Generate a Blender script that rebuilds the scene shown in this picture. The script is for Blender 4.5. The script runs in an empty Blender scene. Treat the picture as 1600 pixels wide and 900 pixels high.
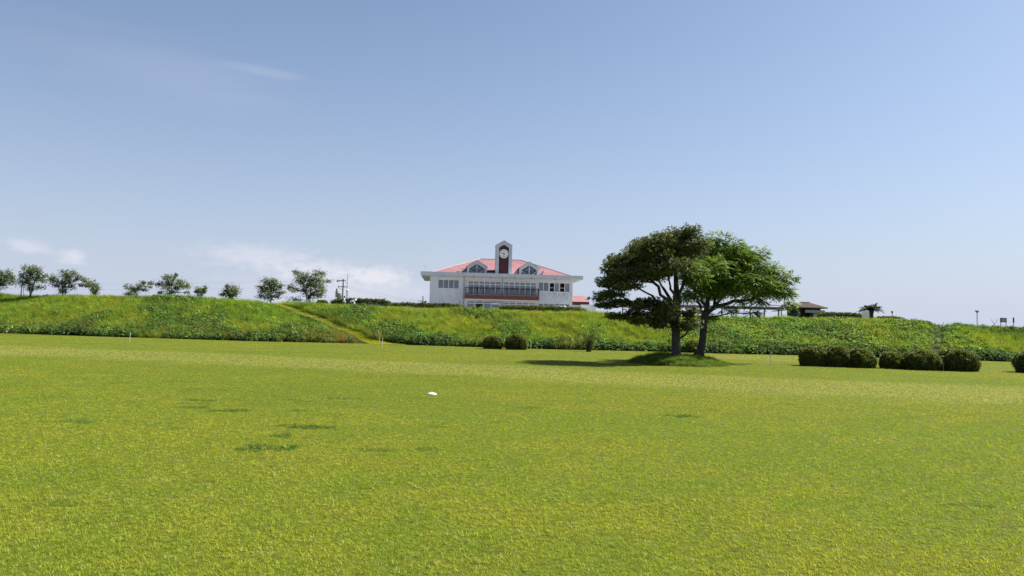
import bpy, math, random
import numpy as np
from mathutils import Vector, Matrix

scene = bpy.context.scene
col = scene.collection
R = math.radians
rng = np.random.default_rng(7)
random.seed(7)

# ------------------------------------------------------------------ camera
cam_d = bpy.data.cameras.new('camera')
cam = bpy.data.objects.new('camera', cam_d); col.objects.link(cam)
cam_d.sensor_width = 36.0
cam_d.lens = 27.675
cam_d.clip_start = 0.1
cam_d.clip_end = 8000
cam.matrix_world = (Matrix.Translation((0, 0, 1.6)) @ Matrix.Rotation(R(90 + 2.93), 4, 'X')
                    @ Matrix.Rotation(R(1.4), 4, 'Z'))
scene.camera = cam

# ------------------------------------------------------------------ sun and sky
SUN_EL, SUN_AZ = 49.0, 72.0          # azimuth measured from +Y towards +X
to_sun = Vector((math.sin(R(SUN_AZ)) * math.cos(R(SUN_EL)), math.cos(R(SUN_AZ)) * math.cos(R(SUN_EL)), math.sin(R(SUN_EL))))
sun_d = bpy.data.lights.new('sun', 'SUN')
sun_d.energy = 5.0
sun_d.angle = R(0.53)
sun_d.color = (1.0, 0.95, 0.86)
sun = bpy.data.objects.new('sun', sun_d); col.objects.link(sun)
sun.rotation_euler = to_sun.to_track_quat('Z', 'Y').to_euler()
sun.location = (30, 20, 60)

world = bpy.data.worlds.new('World'); scene.world = world
world.use_nodes = True
wn, wl = world.node_tree.nodes, world.node_tree.links
wn.clear()
w_out = wn.new('ShaderNodeOutputWorld'); w_bg = wn.new('ShaderNodeBackground')
sky = wn.new('ShaderNodeTexSky'); sky.sky_type = 'NISHITA'; sky.sun_disc = False
sky.sun_elevation = R(SUN_EL); sky.sun_rotation = R(SUN_AZ)
sky.altitude = 0; sky.air_density = 1.0; sky.dust_density = 1.6; sky.ozone_density = 3.0
w_bg.inputs['Strength'].default_value = 0.0625
SKY_TINT, HAZE_COL, HAZE_DEG, HAZE_AMT, CLOUD_COL = (0.97, 1.02, 1.07), (5.0, 5.5, 6.9), 11.0, 0.95, (7.0, 6.8, 7.4)
wl.new(w_bg.outputs[0], w_out.inputs[0])


def wmath(op, a, b=None, c=None):
    n = wn.new('ShaderNodeMath'); n.operation = op
    for i, v in enumerate((a, b, c)):
        if v is None: continue
        if isinstance(v, (int, float)): n.inputs[i].default_value = v
        else: wl.new(v, n.inputs[i])
    return n.outputs[0]


w_tc = wn.new('ShaderNodeTexCoord'); w_sep = wn.new('ShaderNodeSeparateXYZ')
wl.new(w_tc.outputs['Generated'], w_sep.inputs[0])
az = wmath('MULTIPLY', wmath('ARCTAN2', w_sep.outputs[0], w_sep.outputs[1]), 57.2958)
el = wmath('MULTIPLY', wmath('ARCSINE', w_sep.outputs[2]), 57.2958)
w_cmb = wn.new('ShaderNodeCombineXYZ'); wl.new(az, w_cmb.inputs[0]); wl.new(el, w_cmb.inputs[1])


def wnoise(scale, sx, sy, detail, off):
    mp = wn.new('ShaderNodeMapping'); mp.inputs['Scale'].default_value = (sx, sy, 1); mp.inputs['Location'].default_value = (off, off, 0)
    wl.new(w_cmb.outputs[0], mp.inputs[0])
    n = wn.new('ShaderNodeTexNoise'); n.inputs['Scale'].default_value = scale; n.inputs['Detail'].default_value = detail
    n.inputs['Roughness'].default_value = 0.55
    wl.new(mp.outputs[0], n.inputs['Vector'])
    return n.outputs['Fac']


n_cum = wnoise(1.0, 1.1, 2.2, 7, 3.1)      # puffs
n_cir = wnoise(1.0, 0.16, 1.1, 4, 11.0)    # streaks


def cloud(a0, e0, sa, se, noise, lo, hi, amp, tilt=0.0):
    da = wmath('SUBTRACT', az, a0)
    de = wmath('SUBTRACT', wmath('SUBTRACT', el, e0), wmath('MULTIPLY', da, tilt))
    q = wmath('ADD', wmath('POWER', wmath('DIVIDE', da, sa), 2.0), wmath('POWER', wmath('DIVIDE', de, se), 2.0))
    g = wmath('EXPONENT', wmath('MULTIPLY', q, -1.0))
    mr = wn.new('ShaderNodeMapRange'); mr.interpolation_type = 'SMOOTHSTEP'
    wl.new(wmath('ADD', wmath('MULTIPLY', g, 0.6), wmath('MULTIPLY', noise, 0.7)), mr.inputs['Value'])
    mr.inputs['From Min'].default_value = lo; mr.inputs['From Max'].default_value = hi
    return wmath('MULTIPLY', wmath('MULTIPLY', mr.outputs[0], amp), wmath('POWER', g, 0.5))


def cl(*a, **k): return cloud(*a, **k)


clouds = [cl(-31.75, 4.35, 1.5, 0.62, n_cum, 0.52, 0.95, 0.42, tilt=-0.12), cl(-29.35, 3.85, 1.05, 0.66, n_cum, 0.5, 1.0, 0.6),
          cl(-18.3, 4.6, 4.6, 0.95, n_cum, 0.45, 1.0, 0.42), cl(-14.0, 3.8, 4.5, 0.9, n_cum, 0.42, 1.0, 0.5),
          cl(-9.6, 3.55, 2.2, 0.75, n_cum, 0.42, 0.92, 0.62), cl(-12.0, 2.6, 8.0, 1.2, n_cum, 0.35, 1.0, 0.42),
          cl(-17.6, 17.1, 3.4, 0.42, n_cir, 0.45, 0.95, 0.11, tilt=-0.07), cl(-24.0, 16.2, 10.0, 2.2, n_cir, 0.42, 1.0, 0.08, tilt=-0.1),
          cl(-40.0, 3.8, 5.0, 1.0, n_cum, 0.5, 0.95, 0.5), cl(60.0, 4.0, 12.0, 1.0, n_cum, 0.55, 0.95, 0.4), cl(150.0, 4.5, 25.0, 1.2, n_cum, 0.5, 0.95, 0.5)]
tot = clouds[0]
for c in clouds[1:]: tot = wmath('ADD', tot, c)
tot = wmath('MINIMUM', tot, 0.8)
w_tint = wn.new('ShaderNodeMix'); w_tint.data_type = 'RGBA'; w_tint.blend_type = 'MULTIPLY'; w_tint.inputs[0].default_value = 1.0
wl.new(sky.outputs[0], w_tint.inputs[6]); w_tint.inputs[7].default_value = (*SKY_TINT, 1)
w_mix = wn.new('ShaderNodeMix'); w_mix.data_type = 'RGBA'
# pale haze towards the horizon, the same all round
w_hz = wn.new('ShaderNodeMix'); w_hz.data_type = 'RGBA'
hz = wmath('MULTIPLY', wmath('EXPONENT', wmath('DIVIDE', wmath('MAXIMUM', el, 0.0), -HAZE_DEG)), HAZE_AMT)
wl.new(hz, w_hz.inputs[0]); wl.new(w_tint.outputs[2], w_hz.inputs[6]); w_hz.inputs[7].default_value = (*HAZE_COL, 1)
wl.new(tot, w_mix.inputs[0]); wl.new(w_hz.outputs[2], w_mix.inputs[6]); w_mix.inputs[7].default_value = (*CLOUD_COL, 1)
wl.new(w_mix.outputs[2], w_bg.inputs['Color'])

vs = scene.view_settings
vs.view_transform = 'Standard'; vs.look = 'None'; vs.exposure = 1.0; vs.gamma = 1.0; vs.use_curve_mapping = False
scene.render.engine = 'CYCLES'
scene.cycles.max_bounces = 6
scene.cycles.transparent_max_bounces = 8


# ------------------------------------------------------------------ helpers
def tag(o, label=None, cat=None, group=None, kind=None):
    if label: o['label'] = label
    if cat: o['category'] = cat
    if group: o['group'] = group
    if kind: o['kind'] = kind
    return o


def empty(name, loc=(0, 0, 0), rz=0.0):
    o = bpy.data.objects.new(name, None); col.objects.link(o)
    o.empty_display_size = 0.2
    o.location = loc; o.rotation_euler = (0, 0, rz)
    return o


class MB:
    """collects boxes, bars, tubes and prisms into one mesh"""
    def __init__(s): s.v = []; s.f = []

    def add(s, vs_, fs):
        n = len(s.v); s.v += [tuple(p) for p in vs_]; s.f += [tuple(i + n for i in q) for q in fs]; return s

    def box(s, x0, x1, y0, y1, z0, z1):
        return s.add([(x0, y0, z0), (x1, y0, z0), (x1, y1, z0), (x0, y1, z0), (x0, y0, z1), (x1, y0, z1), (x1, y1, z1), (x0, y1, z1)],
                     [(0, 3, 2, 1), (4, 5, 6, 7), (0, 1, 5, 4), (1, 2, 6, 5), (2, 3, 7, 6), (3, 0, 4, 7)])

    def prism(s, poly, y0, y1):
        """polygon in x,z (counter-clockwise from the front), extruded from y0 (front) to y1"""
        n = len(poly)
        vs_ = [(x, y0, z) for x, z in poly] + [(x, y1, z) for x, z in poly]
        return s.add(vs_, [tuple(range(n)), tuple(range(2 * n - 1, n - 1, -1))] + [(i, i + n, (i + 1) % n + n, (i + 1) % n) for i in range(n)])

    def tube(s, pts, rad, n=7, cap=True):
        pts = [Vector(p) for p in pts]
        if isinstance(rad, (int, float)): rad = [rad] * len(pts)
        rings = []
        up = None
        for i, p in enumerate(pts):
            d = (pts[min(i + 1, len(pts) - 1)] - pts[max(i - 1, 0)]).normalized()
            if up is None: up = Vector((0, 0, 1)) if abs(d.z) < 0.9 else Vector((1, 0, 0))
            a = d.cross(up).normalized(); b = a.cross(d).normalized(); up = b
            rings.append([p + (a * math.cos(t) + b * math.sin(t)) * rad[i] for t in [2 * math.pi * k / n for k in range(n)]])
        vs_ = [q for r_ in rings for q in r_]
        fs = [(i * n + k, i * n + (k + 1) % n, (i + 1) * n + (k + 1) % n, (i + 1) * n + k) for i in range(len(pts) - 1) for k in range(n)]
        if cap: fs += [tuple(range(n - 1, -1, -1)), tuple(range((len(pts) - 1) * n, len(pts) * n))]
        return s.add(vs_, fs)

    def bar(s, a, b, w):
        return s.tube([a, b], w, 4)

    def lathe(s, prof, cx=0, cy=0, n=20):
        vs_ = [(cx + r_ * math.cos(2 * math.pi * k / n), cy + r_ * math.sin(2 * math.pi * k / n), z) for r_, z in prof for k in range(n)]
        fs = [(i * n + k, i * n + (k + 1) % n, (i + 1) * n + (k + 1) % n, (i + 1) * n + k) for i in range(len(prof) - 1) for k in range(n)]
        fs += [tuple(range(n - 1, -1, -1)), tuple(range((len(prof) - 1) * n, len(prof) * n))]
        return s.add(vs_, fs)

    def build(s, name, m, parent=None, smooth=False):
        me = bpy.data.meshes.new(name); me.from_pydata(s.v, [], s.f); me.update()
        if smooth: me.shade_smooth()
        me.materials.append(m)
        o = bpy.data.objects.new(name, me); col.objects.link(o)
        if parent is not None: o.parent = parent
        return o


def np_mesh(name, verts, faces, m, parent=None, tint=None, smooth=False):
    """verts (N,3), faces (M,4) arrays; tint (N,3) per-vertex colour factor"""
    me = bpy.data.meshes.new(name)
    nv, nf, k = len(verts), len(faces), faces.shape[1]
    me.vertices.add(nv); me.vertices.foreach_set('co', np.ascontiguousarray(verts, dtype=np.float32).ravel())
    me.loops.add(nf * k); me.loops.foreach_set('vertex_index', np.ascontiguousarray(faces, dtype=np.int32).ravel())
    me.polygons.add(nf); me.polygons.foreach_set('loop_start', np.arange(0, nf * k, k, dtype=np.int32))
    if tint is not None:
        at = me.attributes.new('tint', 'FLOAT_COLOR', 'POINT')
        c = np.ones((nv, 4), np.float32); c[:, :3] = tint; at.data.foreach_set('color', c.ravel())
    me.update(calc_edges=True); me.validate()
    if smooth: me.shade_smooth()
    me.materials.append(m)
    o = bpy.data.objects.new(name, me); col.objects.link(o)
    if parent is not None: o.parent = parent
    return o


def hash2(ix, iy, seed):
    h = (ix.astype(np.int64) * 374761393 + iy.astype(np.int64) * 668265263 + seed * 982451653) & 0x7fffffff
    h = ((h ^ (h >> 13)) * 1274126177) & 0x7fffffff
    return ((h ^ (h >> 16)) & 0xffff) / 65535.0


def vnoise(x, y, seed=0):
    ix, iy = np.floor(x), np.floor(y); fx, fy = x - ix, y - iy
    fx = fx * fx * (3 - 2 * fx); fy = fy * fy * (3 - 2 * fy)
    a, b = hash2(ix, iy, seed), hash2(ix + 1, iy, seed)
    c, d = hash2(ix, iy + 1, seed), hash2(ix + 1, iy + 1, seed)
    return (a * (1 - fx) + b * fx) * (1 - fy) + (c * (1 - fx) + d * fx) * fy


def fbm(x, y, seed=0, o=4):
    s, a, t = 0, 1.0, 0
    for i in range(o):
        s = s + a * vnoise(x * 2 ** i, y * 2 ** i, seed + i); t += a; a *= 0.5
    return s / t


def smooth(a, b, x):
    t = np.clip((x - a) / (b - a), 0, 1); return t * t * (3 - 2 * t)


# ------------------------------------------------------------------ materials
def mat_new(name):
    m = bpy.data.materials.new(name); m.use_nodes = True
    nt = m.node_tree; nt.nodes.clear()
    out = nt.nodes.new('ShaderNodeOutputMaterial')
    return m, nt, nt.nodes, nt.links, out


def plain(name, c, rough=0.7, vary=0.12, scale=3.0, metallic=0.0, bump=0.0, c2=None, spec=0.3):
    m, nt, N, L, out = mat_new(name)
    b = N.new('ShaderNodeBsdfPrincipled')
    b.inputs['Roughness'].default_value = rough; b.inputs['Metallic'].default_value = metallic
    b.inputs['Specular IOR Level'].default_value = spec
    tc = N.new('ShaderNodeTexCoord')
    ns = N.new('ShaderNodeTexNoise'); ns.inputs['Scale'].default_value = scale; ns.inputs['Detail'].default_value = 6
    L.new(tc.outputs['Object'], ns.inputs['Vector'])
    cr = N.new('ShaderNodeValToRGB')
    lo = [x * (1 - vary) for x in c]; hi = [min(1, x * (1 + vary)) for x in c] if c2 is None else c2
    cr.color_ramp.elements[0].position = 0.3; cr.color_ramp.elements[0].color = (*lo, 1)
    cr.color_ramp.elements[1].position = 0.7; cr.color_ramp.elements[1].color = (*hi, 1)
    L.new(ns.outputs['Fac'], cr.inputs[0]); L.new(cr.outputs[0], b.inputs['Base Color'])
    if bump:
        bp = N.new('ShaderNodeBump'); bp.inputs['Strength'].default_value = bump; bp.inputs['Distance'].default_value = 0.05
        L.new(ns.outputs['Fac'], bp.inputs['Height']); L.new(bp.outputs[0], b.inputs['Normal'])
    L.new(b.outputs[0], out.inputs[0])
    return m


def leafy(name, c, attr='GEOMETRY', trans=0.4, gloss=0.06, rough=0.45, tcol=None):
    """leaf material: colour * 'tint' attribute, partly translucent"""
    m, nt, N, L, out = mat_new(name)
    at = N.new('ShaderNodeAttribute'); at.attribute_type = attr; at.attribute_name = 'tint'
    mx = N.new('ShaderNodeMix'); mx.data_type = 'RGBA'; mx.blend_type = 'MULTIPLY'; mx.inputs[0].default_value = 1
    L.new(at.outputs['Color'], mx.inputs[6]); mx.inputs[7].default_value = (*c, 1)
    d = N.new('ShaderNodeBsdfDiffuse'); t = N.new('ShaderNodeBsdfTranslucent'); g = N.new('ShaderNodeBsdfGlossy')
    g.inputs['Roughness'].default_value = rough
    L.new(mx.outputs[2], d.inputs[0])
    mt = N.new('ShaderNodeMix'); mt.data_type = 'RGBA'; mt.blend_type = 'MULTIPLY'; mt.inputs[0].default_value = 1
    L.new(mx.outputs[2], mt.inputs[6]); mt.inputs[7].default_value = (*(tcol or (1.25, 1.15, 0.6)), 1)
    L.new(mt.outputs[2], t.inputs[0])
    s1 = N.new('ShaderNodeMixShader'); s1.inputs[0].default_value = trans
    L.new(d.outputs[0], s1.inputs[1]); L.new(t.outputs[0], s1.inputs[2])
    s2 = N.new('ShaderNodeMixShader'); s2.inputs[0].default_value = gloss
    L.new(s1.outputs[0], s2.inputs[1]); L.new(g.outputs[0], s2.inputs[2])
    L.new(s2.outputs[0], out.inputs[0])
    return m


def ground_mat(name, cols, scales=(0.12, 0.9, 14.0), bump=0.3):
    m, nt, N, L, out = mat_new(name)
    b = N.new('ShaderNodeBsdfPrincipled'); b.inputs['Roughness'].default_value = 0.9; b.inputs['Specular IOR Level'].default_value = 0.1
    tc = N.new('ShaderNodeTexCoord')
    prev = None
    for i, sc in enumerate(scales):
        ns = N.new('ShaderNodeTexNoise'); ns.inputs['Scale'].default_value = sc; ns.inputs['Detail'].default_value = 5
        L.new(tc.outputs['Object'], ns.inputs['Vector'])
        cr = N.new('ShaderNodeValToRGB')
        cr.color_ramp.elements[0].position = 0.36; cr.color_ramp.elements[1].position = 0.66
        cr.color_ramp.elements[0].color = (*cols[i][0], 1); cr.color_ramp.elements[1].color = (*cols[i][1], 1)
        L.new(ns.outputs['Fac'], cr.inputs[0])
        if prev is None: prev = cr.outputs[0]
        else:
            mx = N.new('ShaderNodeMix'); mx.data_type = 'RGBA'; mx.inputs[0].default_value = 0.5
            L.new(prev, mx.inputs[6]); L.new(cr.outputs[0], mx.inputs[7]); prev = mx.outputs[2]
    bp = N.new('ShaderNodeBump'); bp.inputs['Strength'].default_value = bump; bp.inputs['Distance'].default_value = 0.03
    L.new(ns.outputs['Fac'], bp.inputs['Height']); L.new(bp.outputs[0], b.inputs['Normal'])
    L.new(prev, b.inputs['Base Color']); L.new(b.outputs[0], out.inputs[0])
    return m


def wall_mat():
    m, nt, N, L, out = mat_new('stained_white_wall')
    b = N.new('ShaderNodeBsdfPrincipled'); b.inputs['Roughness'].default_value = 0.75; b.inputs['Specular IOR Level'].default_value = 0.25
    tc = N.new('ShaderNodeTexCoord')
    mp = N.new('ShaderNodeMapping'); mp.inputs['Scale'].default_value = (1.4, 1.4, 0.5)
    L.new(tc.outputs['Object'], mp.inputs[0])
    n1 = N.new('ShaderNodeTexNoise'); n1.inputs['Scale'].default_value = 1.0; n1.inputs['Detail'].default_value = 7; n1.inputs['Roughness'].default_value = 0.65
    L.new(mp.outputs[0], n1.inputs['Vector'])
    r1 = N.new('ShaderNodeValToRGB'); r1.color_ramp.elements[0].position = 0.25; r1.color_ramp.elements[0].color = (0.56, 0.58, 0.60, 1)
    r1.color_ramp.elements[1].position = 0.62; r1.color_ramp.elements[1].color = (0.70, 0.715, 0.735, 1)
    L.new(n1.outputs['Fac'], r1.inputs[0])
    br = N.new('ShaderNodeTexBrick'); br.offset = 0.0; br.inputs['Scale'].default_value = 1.0
    br.inputs['Brick Width'].default_value = 0.30; br.inputs['Row Height'].default_value = 0.15; br.inputs['Mortar Size'].default_value = 0.006
    br.inputs['Color1'].default_value = (1, 1, 1, 1); br.inputs['Color2'].default_value = (0.94, 0.95, 0.95, 1); br.inputs['Mortar'].default_value = (0.72, 0.72, 0.7, 1)
    rot = N.new('ShaderNodeMapping'); rot.inputs['Rotation'].default_value = (R(-90), 0, 0)
    L.new(tc.outputs['Object'], rot.inputs[0]); L.new(rot.outputs[0], br.inputs['Vector'])
    mx = N.new('ShaderNodeMix'); mx.data_type = 'RGBA'; mx.blend_type = 'MULTIPLY'; mx.inputs[0].default_value = 1
    L.new(r1.outputs[0], mx.inputs[6]); L.new(br.outputs[0], mx.inputs[7])
    # grime with a shape of its own: blotch under the right-hand windows
    sp = N.new('ShaderNodeSeparateXYZ'); L.new(tc.outputs['Object'], sp.inputs[0])

    def mth(op, a, c):
        n = N.new('ShaderNodeMath'); n.operation = op
        for i, v in enumerate((a, c)):
            if isinstance(v, (int, float)): n.inputs[i].default_value = v
            else: L.new(v, n.inputs[i])
        return n.outputs[0]
    dx = mth('POWER', mth('DIVIDE', mth('SUBTRACT', sp.outputs[0], 9.2), 1.9), 2)
    dz = mth('POWER', mth('DIVIDE', mth('SUBTRACT', sp.outputs[2], 3.85), 0.75), 2)
    g = mth('EXPONENT', mth('MULTIPLY', mth('ADD', dx, dz), -1.0), 0)
    mpn = N.new('ShaderNodeMapping'); mpn.inputs['Scale'].default_value = (5, 5, 1.6); L.new(tc.outputs['Object'], mpn.inputs[0])
    n2 = N.new('ShaderNodeTexNoise'); n2.inputs['Scale'].default_value = 1.0; n2.inputs['Detail'].default_value = 6
    L.new(mpn.outputs[0], n2.inputs['Vector'])
    r2 = N.new('ShaderNodeMapRange'); r2.inputs['From Min'].default_value = 0.42; r2.inputs['From Max'].default_value = 0.62
    L.new(n2.outputs['Fac'], r2.inputs['Value'])
    mx2 = N.new('ShaderNodeMix'); mx2.data_type = 'RGBA'
    L.new(mth('MULTIPLY', mth('MULTIPLY', g, r2.outputs[0]), 0.65), mx2.inputs[0]); L.new(mx.outputs[2], mx2.inputs[6])
    mx2.inputs[7].default_value = (0.2, 0.2, 0.2, 1)
    L.new(mx2.outputs[2], b.inputs['Base Color']); L.new(b.outputs[0], out.inputs[0])
    return m


def glass_mat(name, tint, refl):
    m, nt, N, L, out = mat_new(name)
    t = N.new('ShaderNodeBsdfTransparent'); t.inputs[0].default_value = (*tint, 1)
    g = N.new('ShaderNodeBsdfGlossy'); g.inputs['Roughness'].default_value = 0.03; g.inputs[0].default_value = (0.85, 0.9, 0.95, 1)
    lw = N.new('ShaderNodeFresnel'); lw.inputs[0].default_value = 1.5
    ad = N.new('ShaderNodeMath'); ad.operation = 'ADD'; ad.inputs[1].default_value = refl; L.new(lw.outputs[0], ad.inputs[0])
    mx = N.new('ShaderNodeMixShader'); L.new(ad.outputs[0], mx.inputs[0]); L.new(t.outputs[0], mx.inputs[1]); L.new(g.outputs[0], mx.inputs[2])
    L.new(mx.outputs[0], out.inputs[0])
    return m


M = dict(
    lawn_soil=ground_mat('lawn_turf', [((0.075, 0.09, 0.006), (0.10, 0.11, 0.008)), ((0.06, 0.085, 0.005), (0.10, 0.11, 0.009)), ((0.03, 0.05, 0.003), (0.13, 0.14, 0.012))], bump=0.5),
    bank_soil=ground_mat('bank_earth', [((0.018, 0.03, 0.008), (0.03, 0.045, 0.01)), ((0.018, 0.03, 0.008), (0.035, 0.045, 0.012)), ((0.015, 0.02, 0.008), (0.04, 0.045, 0.015))]),
    path=ground_mat('path_turf', [((0.10, 0.11, 0.025), (0.13, 0.13, 0.04)), ((0.08, 0.10, 0.02), (0.15, 0.14, 0.055)), ((0.06, 0.08, 0.015), (0.15, 0.145, 0.05))]),
    plateau=ground_mat('plateau_grass', [((0.07, 0.10, 0.02), (0.11, 0.13, 0.03)), ((0.08, 0.10, 0.02), (0.12, 0.13, 0.04)), ((0.06, 0.08, 0.015), (0.13, 0.14, 0.04))]),
    bounce_ground=plain('bounce_ground_grey', (0.29, 0.285, 0.28), 0.9, 0.12, 0.8),
    turf=leafy('turf_blades', (0.328, 0.376, 0.030), 'INSTANCER', trans=0.45, gloss=0.012, rough=.6),
    veg=leafy('bank_leaves', (0.228, 0.290, 0.042), 'INSTANCER', trans=0.42, gloss=0.012, rough=.6),
    dark_leaf=leafy('dark_glossy_leaves', (0.088, 0.118, 0.034), trans=0.32, gloss=0.05),
    light_leaf=leafy('feathery_green_leaves', (0.125, 0.205, 0.040), trans=0.42, gloss=0.03),
    crest_leaf=leafy('crest_tree_leaves', (0.125, 0.170, 0.060), trans=0.38, gloss=0.04),
    bush_leaf=leafy('azalea_leaves', (0.125, 0.165, 0.040), trans=0.36, gloss=0.03),
    hedge_leaf=leafy('hedge_leaves', (0.105, 0.140, 0.028), trans=0.35, gloss=0.03),
    palm_leaf=leafy('palm_leaves', (0.035, 0.055, 0.020), trans=0.2, gloss=0.08),
    bark=plain('grey_bark', (0.06, 0.053, 0.047), 0.9, 0.35, 9.0, bump=0.8),
    twig=plain('dark_twigs', (0.05, 0.045, 0.035), 0.9, 0.3, 9.0),
    drytwig=plain('pale_dry_stick', (0.42, 0.36, 0.25), 0.8, 0.2, 9.0),
    wall=wall_mat(),
    eave=plain('pale_grey_eave_paint', (0.50, 0.525, 0.57), 0.7, 0.10, 1.5),
    soffit=plain('soffit_board', (0.72, 0.68, 0.62), 0.8, 0.06, 1.5),
    white=plain('white_trim', (0.78, 0.79, 0.79), 0.5, 0.05, 3),
    red=plain('coral_red_metal_roof', (0.31, 0.150, 0.155), 0.5, 0.13, 0.6, spec=0.4),
    maroon=plain('maroon_panel', (0.075, 0.024, 0.026), 0.6, 0.15, 2.0),
    brown=plain('reddish_brown_band', (0.16, 0.058, 0.042), 0.65, 0.15, 2.0),
    black=plain('black_metal', (0.02, 0.02, 0.022), 0.5, 0.1, 4),
    dark_room=plain('room_interior', (0.26, 0.25, 0.27), 0.9, 0.1, 2),
    curtain=plain('white_curtain', (0.72, 0.70, 0.70), 0.9, 0.08, 6),
    glass=glass_mat('window_glass', (0.6, 0.63, 0.68), 0.10),
    dglass=glass_mat('dormer_glass', (0.25, 0.3, 0.36), 0.05),
    galv=plain('galvanised_metal', (0.34, 0.35, 0.36), 0.55, 0.15, 4, metallic=0.4),
    pole=plain('weathered_concrete_pole', (0.22, 0.205, 0.20), 0.85, 0.2, 3),
    stone=plain('grey_stone', (0.27, 0.25, 0.24), 0.9, 0.25, 4, bump=0.5),
    ptile=plain('brown_roof_tiles', (0.13, 0.085, 0.07), 0.7, 0.3, 6),
    pwood=plain('dark_brown_timber', (0.045, 0.035, 0.03), 0.8, 0.3, 4),
    pgrey=plain('grey_panel', (0.33, 0.34, 0.35), 0.6, 0.1, 3),
    steel=plain('painted_steel_grey', (0.13, 0.13, 0.145), 0.6, 0.15, 4),
    plastic=plain('white_plastic', (0.82, 0.82, 0.80), 0.4, 0.03, 6),
    post=plain('white_post_paint', (0.55, 0.55, 0.52), 0.6, 0.1, 8),
    shirt=plain('white_cloth', (0.78, 0.79, 0.82), 0.9, 0.05, 8),
    navy=plain('navy_cloth', (0.03, 0.04, 0.09), 0.9, 0.1, 8),
    skin=plain('skin', (0.45, 0.29, 0.21), 0.6, 0.05, 8),
    signblue=plain('grey_blue_board', (0.10, 0.14, 0.18), 0.6, 0.1, 3),
    wire=plain('power_line', (0.04, 0.04, 0.045), 0.6, 0.1, 3),
)

# ------------------------------------------------------------------ terrain
FX = np.array([-400, -75, -48, -34, -21, -11.5, -8.5, -2, 5, 11, 16, 23, 30, 38, 60, 400.0])
FY = np.array([110, 82, 74, 69, 65.5, 66.2, 66.2, 64.4, 63.4, 63.6, 63.2, 63.0, 61, 59, 56, 50.0])
HX = np.array([-400, -54, -44, -33, -23, -14, -4, 8.5, 14, 27, 33, 37.5, 42, 47, 400.0])
HZ = np.array([3.6, 3.62, 3.68, 3.55, 3.3, 3.15, 3.0, 2.95, 2.8, 2.9, 2.9, 2.75, 2.5, 2.45, 2.4])
BANK_W = 11.0


def foot(x): return np.interp(x, FX, FY)
def crest(x): return np.interp(x, HX, HZ)


def bank_z(x, t):
    """height on the bank, t = 0 at the foot, 1 at the crest"""
    p = np.clip(t, 0, 1); s = p * 0.8 + 0.2 * (p * p * (3 - 2 * p))
    bump = (fbm(x * 0.35, t * 4 + 9, 21, 3) - 0.5) * 0.5 * np.clip(t * 4, 0, 1) * np.clip((1.2 - t) * 4, 0, 1)
    return crest(x) * s + bump


def lawn_z(x, y):
    mound = 0.32 * np.exp(-(((x - 8.55) / 2.0) ** 2 + ((y - 40.3) / 2.9) ** 2) ** 1.5)
    return mound + (fbm(x * 0.12, y * 0.12, 5, 2) - 0.5) * 0.06


def axis(vals): return np.unique(np.concatenate(vals))


def grid_obj(name, X, Y, Z, m):
    ny, nx = X.shape
    v = np.stack([X, Y, Z], -1).reshape(-1, 3)
    i = np.arange(nx - 1)[None, :] + nx * np.arange(ny - 1)[:, None]
    f = np.stack([i, i + 1, i + nx + 1, i + nx], -1).reshape(-1, 4)
    return np_mesh(name, v, f, m, smooth=True)


xs = axis([np.linspace(-3000, -120, 12), np.linspace(-120, 120, 97), np.linspace(3, 14, 45), np.linspace(120, 3000, 12)])
ys = axis([np.linspace(-600, -10, 10), np.linspace(-10, 100, 56), np.linspace(35, 45, 41), np.linspace(100, 3000, 12)])
X, Y = np.meshgrid(xs, ys)
lawn = tag(grid_obj('lawn', X, Y, lawn_z(X, Y) * (np.abs(X) < 200) * (Y < 90) * (Y > -50), M['lawn_soil']), kind='structure')

xs = axis([np.linspace(-400, -80, 17), np.linspace(-80, 80, 201), np.linspace(80, 400, 17)])
ts = np.concatenate([[-0.03], np.linspace(0, 1.25, 26)])
X, Tt = np.meshgrid(xs, ts)
bank = tag(grid_obj('embankment', X, foot(X) + Tt * BANK_W, np.where(Tt < 0, -0.15, bank_z(X, Tt) + 0.004), M['bank_soil']), kind='structure')

ts2 = np.array([0, 6, 14, 24, 34, 60, 200, 2500.0])
X, Dd = np.meshgrid(axis([np.linspace(-2500, -100, 8), np.linspace(-80, 80, 61), np.linspace(100, 2500, 8)]), ts2)
Yp = foot(X) + 1.2 * BANK_W + Dd
plat_z = crest(X) * np.clip(1 - Dd / 34, 0, 1) + 3.05 * np.clip(Dd / 34, 0, 1) - 0.03
plateau = tag(grid_obj('plateau_ground', X, Yp, plat_z, M['plateau']), kind='structure')


X, Y = np.meshgrid(np.linspace(-32, 30, 32), np.linspace(97.5, 121.4, 13))  # unseen ground sheet added to bounce sunlight onto the clubhouse front
Dd = Y - foot(X) - 1.2 * BANK_W
bounce_sheet = tag(grid_obj('added_bounce_ground', X, Y, np.maximum(crest(X) * np.clip(1 - Dd / 34, 0, 1) + 3.05 * np.clip(Dd / 34, 0, 1), 3.05) + .05, M['bounce_ground']), kind='structure')


def path_x(t): return -10.6 + (-22.6 + 10.6) * np.clip(t, -0.1, 1.3)
def crease_x(t): return 32.4 + (38.2 - 32.4) * np.clip(t, -0.1, 1.3)


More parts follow.
